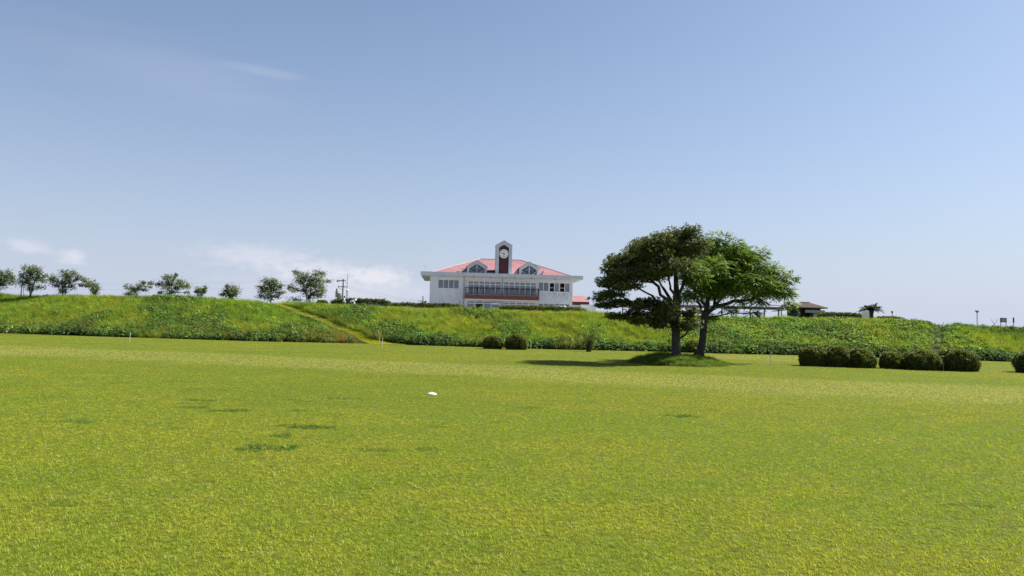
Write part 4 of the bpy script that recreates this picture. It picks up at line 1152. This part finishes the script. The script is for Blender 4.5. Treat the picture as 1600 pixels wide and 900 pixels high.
# balcony
bx0, bx1, by = -5.66, 5.72, -1.25
mb = MB(); mb.box(bx0, bx1, by, -.002, lz(5.95), lz(6.60)); bal = mb.build('balcony', M['brown'], club)
mb = MB(); mb.box(bx0 + .05, bx1 - .05, by + .05, -.004, lz(5.80), lz(5.948)); mb.build('balcony_underside', M['soffit'], bal)
ral = MB()
zr0, zr1 = lz(6.60), lz(7.70)
for zz, rr in ((zr1, .05), (zr0 + .14, .028)):
    ral.tube([(bx0 + .04, -.01, zz), (bx0 + .04, by + .05, zz), (bx1 - .04, by + .05, zz), (bx1 - .04, -.01, zz)], rr, 5)
ral.build('handrail', M['black'], bal)
for i in range(13):
    xx = bx0 + .04 + (bx1 - bx0 - .08) * i / 12
    mb = MB(); mb.box(xx - .03, xx + .03, by + .02, by + .08, zr0 + .001, zr1 - .03); mb.build('rail_post', M['black'], bal)
mb = MB()
for i in range(76):
    xx = bx0 + .1 + (bx1 - bx0 - .2) * i / 75; mb.box(xx - .011, xx + .011, by + .04, by + .056, zr0 + .15, zr1 - .03)
for i in range(11):
    for xx in (bx0 + .04, bx1 - .04): yy = by + .1 + i * .11; mb.box(xx - .008, xx + .008, yy - .008, yy + .008, zr0 + .15, zr1 - .03)
tag(mb.build('rail_balusters', M['black'], bal), kind='stuff')
# outdoor chairs on the balcony floor are lost behind the rail; pipes and fittings
for xx in (-5.83, .09):
    mb = MB(); mb.tube([(xx, -.06, 0), (xx, -.06, E0)], .05, 8)
    for q in range(5): mb.box(xx - .08, xx + .08, -.1, -.002, .6 + q * 1.25, .66 + q * 1.25)
    mb.build('drainpipe', M['galv'], club)
mb = MB(); mb.tube([(-5.83, -OV - .05, E0 - .02), (-5.83, -OV - .05, E1 + .02)], .05, 6); mb.build('downpipe_outlet', M['galv'], club)
for xx in (-9.0, -4.4, -1.8, 1.9, 4.6, 8.2):
    mb = MB(); mb.box(xx - .09, xx + .09, -.9, -.72, E0 - .10, E0 + .003); mb.build('eave_lamp', M['black'], club)
for xx, ww in ((-.95, 1.0), (9.2, 1.6)):
    mb = MB(); z_ = lz(5.36) if xx < 0 else lz(5.1)
    mb.add([(xx - ww / 2, -.9, z_), (xx + ww / 2, -.9, z_), (xx + ww / 2, -.05, z_ + .22), (xx - ww / 2, -.05, z_ + .22), (xx - ww / 2, -.9, z_ - .18), (xx + ww / 2, -.9, z_ - .18), (xx + ww / 2, -.05, z_ + .16), (xx - ww / 2, -.05, z_ + .16)],
           [(0, 1, 2, 3), (7, 6, 5, 4), (0, 4, 5, 1), (1, 5, 6, 2), (3, 7, 4, 0)])
    mb.build('awning', M['white'], club)
# TV antenna on the left eave, horn loudspeakers on the roof
mb = MB(); mb.bar((-11.75, -.6, E1), (-11.75, -.6, E1 + .95), .02).bar((-12.15, -.6, E1 + .86), (-11.45, -.6, E1 + .86), .014)
for q in range(6): mb.bar((-12.15 + q * .13, -.78, E1 + .86), (-12.15 + q * .13, -.42, E1 + .86), .009)
mb.build('antenna', M['galv'], club)
for xx, zz, sg in ((-6.1, lz(10.75), -1), (6.25, lz(10.45), 1)):
    yy = .35; h = MB()
    h.bar((xx, yy + .1, zz - .75), (xx, yy + .1, zz), .025)
    prof = [(.05, 0), (.07, .12), (.13, .26), (.24, .34)]
    n_ = 14; vs_ = []
    for r0, dd in prof:
        for k in range(n_):
            a = 2 * math.pi * k / n_; vs_.append((xx + sg * (dd - .15), yy + r0 * math.cos(a), zz + r0 * math.sin(a)))
    fs = [(i * n_ + k, i * n_ + (k + 1) % n_, (i + 1) * n_ + (k + 1) % n_, (i + 1) * n_ + k) for i in range(3) for k in range(n_)] + [tuple(range(n_))]
    h.add(vs_, fs); h.build('horn_speaker', M['galv'], club)

# red-roofed annex behind the clubhouse
an = empty('annex', (10.9, 130.5, GZ), YAW); tag(an, 'low red roofed outbuilding peeking out right of the clubhouse', 'building')
mb = MB(); mb.box(-2.6, 1.7, 0, 5, -.4, 2.62); mb.build('wall', M['wall'], an)
mb = MB(); mb.box(-2.7, 1.9, -.55, 5.5, 2.624, 3.15); mb.build('fascia', M['maroon'], an)
mb = MB(); mb.add([(-2.72, -.6, 3.154), (1.95, -.6, 3.154), (1.95, 5.6, 3.154), (-2.72, 5.6, 3.154), (-2.6, 2.4, 4.25), (1.55, 2.4, 4.25)], [(0, 1, 5, 4), (1, 2, 5), (2, 3, 4, 5), (3, 0, 4), (3, 2, 1, 0)]); mb.build('roof', M['red'], an)
mb = MB(); mb.box(-1.8, .9, -.03, .06, 1.3, 2.4); w = mb.build('window', M['white'], an)
for q in range(3):
    mb = MB(); mb.box(-1.74 + q * .88, -.94 + q * .88, -.05, -.034, 1.36, 2.34); mb.build('pane', M['glass'], w)
wb = MB(); wb.box(11.2, 13.6, 127.0, 127.1, 3.1, 5.62); wb.box(11.15, 13.65, 126.98, 127.12, 5.624, 5.7)
tag(wb.build('screen_wall', M['white']), 'low white screen wall beside the red roofed outbuilding', 'wall')

# ------------------------------------------------------------------ walkway and hut on the right
wk = empty('covered_walkway', (0, 0, 0)); tag(wk, 'long flat roofed open walkway on thin posts leading to the hut', 'walkway')
x0, x1 = 17.5, 43.0
mb = MB(); mb.box(x0, x1, 124.2, 126.6, 5.72, 5.88); mb.build('roof', M['steel'], wk)
mb = MB()
for i in range(int((x1 - x0) / .25)): mb.box(x0 + i * .25, x0 + i * .25 + .14, 124.15, 126.65, 5.884, 5.99)
mb.build('corrugated_sheet', M['galv'], wk)
mb = MB(); mb.box(x0, x1, 124.3, 124.42, 5.58, 5.718).box(x0, x1, 126.3, 126.42, 5.58, 5.718); mb.build('beam', M['steel'], wk)
for i in range(12):
    for yy in (124.36,):
        mb = MB(); xx = 42.2 - i * 2.24; mb.box(xx - .09, xx + .09, yy - .09, yy + .09, 2.9, 5.578); mb.build('post', M['steel'], wk)

hut = empty('rest_hut', (46.8, 126, 3.0)); tag(hut, 'small dark hut with brown tiled hip roof on the embankment top', 'hut')
mb = MB(); mb.box(-2.1, -1.0, -1.6, 1.6, -.2, 2.95).box(.35, 2.05, -1.6, 1.6, -.2, 2.95).box(-.998, .348, -.5, 1.6, -.2, 2.95); mb.build('wall', M['pwood'], hut)
mb = MB(); mb.add([(-2.9, -2.6, 3.02), (2.85, -2.6, 3.02), (2.85, 2.6, 3.02), (-2.9, 2.6, 3.02), (-1.0, 0, 3.86), (.9, 0, 3.86), (-2.9, -2.6, 2.9), (2.85, -2.6, 2.9), (2.85, 2.6, 2.9), (-2.9, 2.6, 2.9)],
                  [(0, 1, 5, 4), (1, 2, 5), (2, 3, 4, 5), (3, 0, 4), (9, 8, 7, 6), (0, 6, 7, 1), (1, 7, 8, 2), (2, 8, 9, 3), (3, 9, 6, 0)])
rfh = mb.build('roof', M['ptile'], hut)
mb = MB()
for i in range(14):
    s = i / 14; mb.tube([(-2.9 + 1.9 * s, -2.6 + 2.6 * s, 3.03 + .84 * s), (2.85 - 1.95 * s, -2.6 + 2.6 * s, 3.03 + .84 * s)], .028, 4)
mb.build('tile_courses', M['ptile'], rfh)
mb = MB(); mb.tube([(-1.0, 0, 3.9), (.9, 0, 3.9)], .09, 6); mb.build('ridge_cap', M['ptile'], rfh)
mb = MB(); mb.box(-.6, 2.5, -2.2, -2.1, 2.2, 2.62); mb.build('sign_band', M['pgrey'], hut)
mb = MB(); mb.box(.9, 1.95, -1.66, -1.605, .4, 2.15); mb.build('shutter', M['pgrey'], hut)
mb = MB(); mb.box(-1.75, -1.2, -1.66, -1.605, 1.2, 2.3); mb.build('side_window', M['signblue'], hut)
mb = MB(); mb.add([(-4.6, -2.2, 2.45), (-2.0, -2.2, 2.85), (-2.0, 1.5, 2.85), (-4.6, 1.5, 2.45), (-4.6, -2.2, 2.33), (-2.0, -2.2, 2.73), (-2.0, 1.5, 2.73), (-4.6, 1.5, 2.33)], [(0, 1, 2, 3), (7, 6, 5, 4), (0, 4, 5, 1), (3, 7, 4, 0)]); mb.build('lean_to_roof', M['ptile'], hut)
for xx in (-4.3, -3.0, -2.25):
    mb = MB(); mb.box(xx - .06, xx + .06, -2.1, -1.98, -.2, 2.36 + (xx + 4.6) * .15); mb.build('post', M['pwood'], hut)
mb = MB(); mb.tube([(-4.3, -2.04, 1.75), (-2.25, -2.04, 1.75)], .03, 5); mb.build('rail', M['galv'], hut)

# ------------------------------------------------------------------ crest furniture
sg = empty('notice_board', (40.95, 91, 2.9)); tag(sg, 'small white board on short legs at the foot of the palm', 'sign')
mb = MB(); mb.box(-.41, .41, -.03, .03, .72, 1.72); pn = mb.build('panel', M['plastic'], sg)
mb = MB()
for q in range(3): mb.box(-.34, .34 - .1 * (q % 2), -.035, -.032, .95 + q * .22, .975 + q * .22)
mb.build('faint_lines', M['pgrey'], pn)
for xx in (-.34, .34):
    mb = MB(); mb.box(xx - .03, xx + .03, .032, .09, 0, 1.6); mb.build('leg', M['galv'], sg)
lp = empty('path_lamp', (45.95, 95, 2.8)); tag(lp, 'short brown lamp post standing right of the palm', 'lamp post')
mb = MB(); mb.tube([(0, 0, 0), (0, 0, 1.75)], .045, 8); mb.build('pole', M['brown'], lp)
mb = MB(); mb.lathe([(.05, 1.752), (.11, 1.80), (.12, 1.97), (.05, 2.03)], n=12); mb.build('lamp_head', M['steel'], lp)
cb = empty('white_box', (45.3, 91.5, 2.75)); tag(cb, 'small white box with a lid on the crest right of the palm hedge', 'box')
mb = MB(); mb.box(-.26, .26, -.2, .2, 0, 1.04); mb.build('body', M['plastic'], cb)
mb = MB(); mb.box(-.30, .30, -.24, .24, 1.043, 1.12); mb.build('lid', M['galv'], cb)

yl = empty('funnel_lamp', (71.0, 120, 2.9)); tag(yl, 'tall slender lamp with funnel shaped head at the right', 'street lamp')
mb = MB(); mb.tube([(0, 0, 0), (0, 0, 2.75)], .06, 8); mb.build('pole', M['galv'], yl)
mb = MB(); mb.lathe([(.06, 2.752), (.14, 2.85), (.30, 3.06), (.33, 3.14), (.30, 3.16)], n=16); mb.build('lamp_head', M['galv'], yl)
bd = empty('information_board', (75.0, 120, 2.9)); tag(bd, 'dark framed information board on two legs near the right edge', 'sign')
mb = MB(); mb.box(-.50, .50, -.04, .04, 1.42, 2.12); f_ = mb.build('frame', M['signblue'], bd)
mb = MB(); mb.box(-.32, .36, -.055, -.043, 1.52, 2.02); mb.build('panel', M['pgrey'], f_)
for xx in (-.4, .4):
    mb = MB(); mb.box(xx - .04, xx + .04, -.03, .03, 0, 1.417); mb.build('leg', M['signblue'], bd)
ps = empty('marker_sign', (76.55, 120, 2.9)); tag(ps, 'narrow dark upright sign post right of the information board', 'sign')
mb = MB(); mb.box(-.035, .035, -.03, .03, 0, 1.4); mb.build('post', M['signblue'], ps)
mb = MB(); mb.box(-.10, .10, -.05, .05, 1.403, 2.2); mb.build('plate', M['signblue'], ps)
for xx, yy, hh, lab in ((78.6, 120, 1.45, 'short thin stake at the far right of the crest'), (63.6, 116, 1.35, 'thin stake left of the funnel lamp'), (70.6, 118, 1.3, 'thin stake at the foot of the funnel lamp')):
    st = MB(); st.tube([(xx, yy, 2.5), (xx + .02, yy, 2.9 + hh * .8)], [.045, .04], 6); st.tube([(xx + .02, yy, 2.9 + hh * .8), (xx + .02, yy, 2.95 + hh * .8)], [.06, .05], 6)
    tag(st.build('stake', M['steel']), lab, 'stake', 'thin stakes on the right crest')
# bare sapling
sp = empty('bare_sapling', (63.2, 103, 2.6)); tag(sp, 'forked bare sapling left of the information board', 'sapling')
mb = MB(); mb.tube([(0, 0, 0), (0, 0, 1.1), (-.25, 0, 1.45), (-.4, 0, 1.75)], [.035, .03, .02, .01], 5); mb.build('stem', M['twig'], sp)
mb = MB(); mb.tube([(0, 0, 1.1), (.3, 0, 1.4), (.45, 0, 1.8)], [.025, .02, .01], 5).tube([(-.25, 0, 1.45), (-.5, 0, 1.55)], [.015, .008], 4).tube([(.3, 0, 1.4), (.25, 0, 1.75)], [.015, .008], 4); mb.build('branches', M['twig'], sp)

# utility pole with ladder mast
up = empty('utility_pole', (-28.0, 130, 3.0)); tag(up, 'utility pole with crossarms and transformer above the hedge', 'utility pole')
mb = MB(); mb.tube([(0, 0, -.2), (.1, 0, 6.05)], [.15, .11], 10); mb.build('pole', M['pole'], up)
for zz, xa, xb in ((4.75, -.75, .85), (5.75, -.95, .55)):
    mb = MB(); mb.box(xa, xb, -.16, -.08, zz - .05, zz + .05); arm = mb.build('crossarm', M['steel'], up)
    for q in range(4):
        xx = xa + .1 + (xb - xa - .2) * q / 3; mb = MB(); mb.lathe([(.035, zz + .053), (.06, zz + .09), (.04, zz + .13), (.055, zz + .17)], xx, -.12, 8); mb.build('insulator', M['pole'], arm)
mb = MB(); mb.tube([(-.95, -.3, 5.62), (-.35, -.3, 5.78)], [.10, .10], 8).tube([(-.3, -.3, 5.72), (0, -.2, 5.9)], [.07, .06], 6); mb.build('switch', M['steel'], up)
mb = MB(); mb.tube([(-.75, -.12, 4.7), (0, -.12, 4.2)], .03, 5); mb.build('brace', M['steel'], up)
ld = empty('ladder_mast', (-27.35, 130.5, 3.0)); tag(ld, 'thin ladder mast with a tall rod beside the utility pole', 'mast')
mb = MB(); mb.bar((-.13, 0, 0), (-.10, 0, 4.4), .035).bar((.13, 0, 0), (.10, 0, 4.4), .035); mb.build('rails', M['steel'], ld)
for q in range(11):
    mb = MB(); mb.bar((-.12, 0, .5 + q * .36), (.12, 0, .5 + q * .36), .02); mb.build('rung', M['steel'], ld)
mb = MB(); mb.bar((0, 0, 4.4), (.02, 0, 6.95), .035).bar((0, 0, 5.6), (-.25, 0, 5.3), .03); mb.build('rod', M['steel'], ld)
wlp = empty('globe_lamp', (-26.8, 128, 3.0)); tag(wlp, 'white round lamp on a thin pole right of the utility pole', 'lamp post')
mb = MB(); mb.tube([(0, 0, 0), (0, 0, 4.0)], .03, 6); mb.build('pole', M['galv'], wlp)
mb = MB(); mb.lathe([(.05, 4.0), (.17, 4.06), (.2, 4.15), (.17, 4.26), (.06, 4.32)], n=14); mb.build('lamp_globe', M['plastic'], wlp, True)
mo = empty('stone_monument', (-28.2, 128, 3.0)); tag(mo, 'grey stone column with stepped top left of the utility pole', 'monument')
mb = MB(); mb.lathe([(.42, -.1), (.40, 3.0), (.39, 3.62)], .12, 0, 14); mb.build('shaft', M['stone'], mo)
mb = MB(); mb.lathe([(.26, 3.0), (.25, 4.0), (.17, 4.05), (.16, 4.35), (.05, 4.4)], -.22, -.15, 12); mb.build('cap', M['stone'], mo)
tp = empty('tree_support_pole', (-53.1, 85.2, 3.5)); tag(tp, 'thin tall pole propped beside a bushy crest tree on the left', 'pole')
mb = MB(); mb.tube([(0, 0, -.2), (.08, 0, 2.0), (.22, 0, 3.75), (.30, 0, 3.83)], [.035, .03, .022, .02], 6); mb.build('pole', M['steel'], tp)
mb = MB(); mb.tube([(-.28, .3, -.2), (0, 0, 1.9)], .022, 5).tube([(.3, .1, -.2), (.1, 0, 1.9)], .025, 5); mb.build('strut', M['steel'], tp)
fp = empty('far_pole', (-15.8, 140, 3.0)); tag(fp, 'distant pole with a crossbar just left of the clubhouse wall', 'utility pole')
mb = MB(); mb.tube([(0, 0, -.2), (0, 0, 3.95)], .09, 6); mb.build('pole', M['steel'], fp)
mb = MB(); mb.box(-.9, .8, -.05, .05, 2.98, 3.08); mb.build('crossarm', M['steel'], fp)
mb = MB(); mb.box(.28, .6, -.12, .12, 2.66, 2.978); mb.build('junction_box', M['steel'], fp)


def wire(a, b, sag, label, r0=.018):
    mb = MB(); a, b = Vector(a), Vector(b); pts = []
    for i in range(25):
        s = i / 24; p = a.lerp(b, s); p.z -= sag * 4 * s * (1 - s); pts.append(p)
    mb.tube(pts, r0, 4); tag(mb.build('power_line', M['wire']), label, 'power line', 'power lines')


wire((-27.2, 129.88, 7.92), (-15.0, 140, 6.05), .35, 'upper power line from the utility pole down towards the clubhouse', .010)
wire((-27.6, 129.88, 7.7), (-16.6, 140, 6.03), .45, 'lower power line from the utility pole down towards the clubhouse', .010)
wire((-28.7, 129.88, 8.9), (-140, 150, 8.6), 1.2, 'upper power line running left behind the crest trees', .006)
wire((-28.6, 129.88, 7.92), (-140, 150, 7.4), 1.2, 'lower power line running left behind the crest trees', .006)


# ------------------------------------------------------------------ people at work behind the hedge
def person(loc, rz, joints, edges, rad, label, shirt_mask):
    root = empty('person', loc, rz); tag(root, label, 'person')
    me = bpy.data.meshes.new('body'); me.from_pydata(joints, edges, []); me.update()
    o = bpy.data.objects.new('body', me); col.objects.link(o); o.parent = root
    sk = o.modifiers.new('skin', 'SKIN'); sk.use_smooth_shade = True
    for i, r0 in enumerate(rad): me.skin_vertices[0].data[i].radius = (r0, r0)
    me.skin_vertices[0].data[0].use_root = True
    sb = o.modifiers.new('sub', 'SUBSURF'); sb.levels = 1; sb.render_levels = 1
    me.materials.append(M['shirt'])
    hx = joints[3]
    hd = MB(); hd.lathe([(.02, hx[2] - .02), (.075, hx[2] + .03), (.09, hx[2] + .12), (.085, hx[2] + .19), (.03, hx[2] + .23)], hx[0], hx[1], 12); hd.build('head', M['skin'], root, True)
    ht = MB(); ht.lathe([(.17, hx[2] + .15), (.16, hx[2] + .17), (.10, hx[2] + .18), (.095, hx[2] + .26), (.04, hx[2] + .29)], hx[0], hx[1], 14); ht.build('hat', M['navy'] if shirt_mask else M['shirt'], root, True)
    lg = MB()
    for sx in (-.1, .1): lg.tube([(joints[0][0] + sx, joints[0][1], joints[0][2]), (joints[0][0] + sx + .03, joints[0][1] - .1, joints[0][2] * .5), (joints[0][0] + sx, joints[0][1], .03)], [.11, .08, .055], 8)
    lg.build('trousers', M['navy'], root, True)
    return root


E_ = [(0, 1), (1, 2), (2, 3), (2, 4), (4, 5), (5, 6), (2, 7), (7, 8), (8, 9)]
person((-20.0, 93.6, 3.35), .3, [(0, 0, .82), (.02, 0, 1.02), (.06, -.02, 1.24), (.09, -.04, 1.33), (.06, -.17, 1.22), (.16, -.24, .98), (.3, -.22, .8), (.06, .17, 1.22), (.16, .22, .98), (.3, .2, .82)], E_,
       [.15, .14, .15, .06, .07, .05, .04, .07, .05, .04], 'person in white with a dark cap stooping at the hedge', True)
person((-19.0, 93.7, 3.35), 0, [(-.25, 0, .84), (-.05, 0, 1.02), (.2, 0, 1.08), (.42, -.02, .98), (.2, -.18, 1.03), (.3, -.2, .75), (.36, -.2, .5), (.2, .18, 1.03), (.3, .2, .75), (.36, .2, .5)], E_,
       [.16, .15, .16, .06, .07, .05, .04, .07, .05, .04], 'person in white bent double at the hedge, only the back showing', False)

# ------------------------------------------------------------------ posts and marker on the lawn
for (px, py, h, lab) in ((-26.78, 55.5, .68, 'white stake by the embankment foot at the far left'), (-9.2, 56.5, .70, 'white stake at the bottom of the ramp path'),
                         (1.56, 61.2, .66, 'white stake right of the two round bushes'), (13.02, 39.5, .70, 'nearest white stake, between the trees and the hedge row')):
    mb = MB(); mb.tube([(px, py, -.05), (px + .012, py, h - .03)], .020, 8); mb.tube([(px + .012, py, h - .029), (px + .012, py, h)], [.027, .018], 8)
    tag(mb.build('white_stake', M['post']), lab, 'stake', 'white stakes on the lawn')
mb = MB(); mb.tube([(-11.0, 66.1, 0), (-11.0, 66.1, .75), (-11.14, 66.1, 1.15)], [.03, .025, .02], 5).tube([(-11.0, 66.1, .75), (-10.84, 66.1, 1.1)], [.022, .018], 5)
tag(mb.build('forked_stick', M['drytwig']), 'pale forked stick beside the ramp path', 'stick')
mk = MB(); mk.lathe([(.055, -.01), (.108, .002), (.110, .022), (.10, .036), (.07, .048), (.02, .053)], -1.81, 18.5, 28)
tag(mk.build('tee_marker', M['plastic'], None, True), 'small white domed marker disc lying on the grass', 'marker')
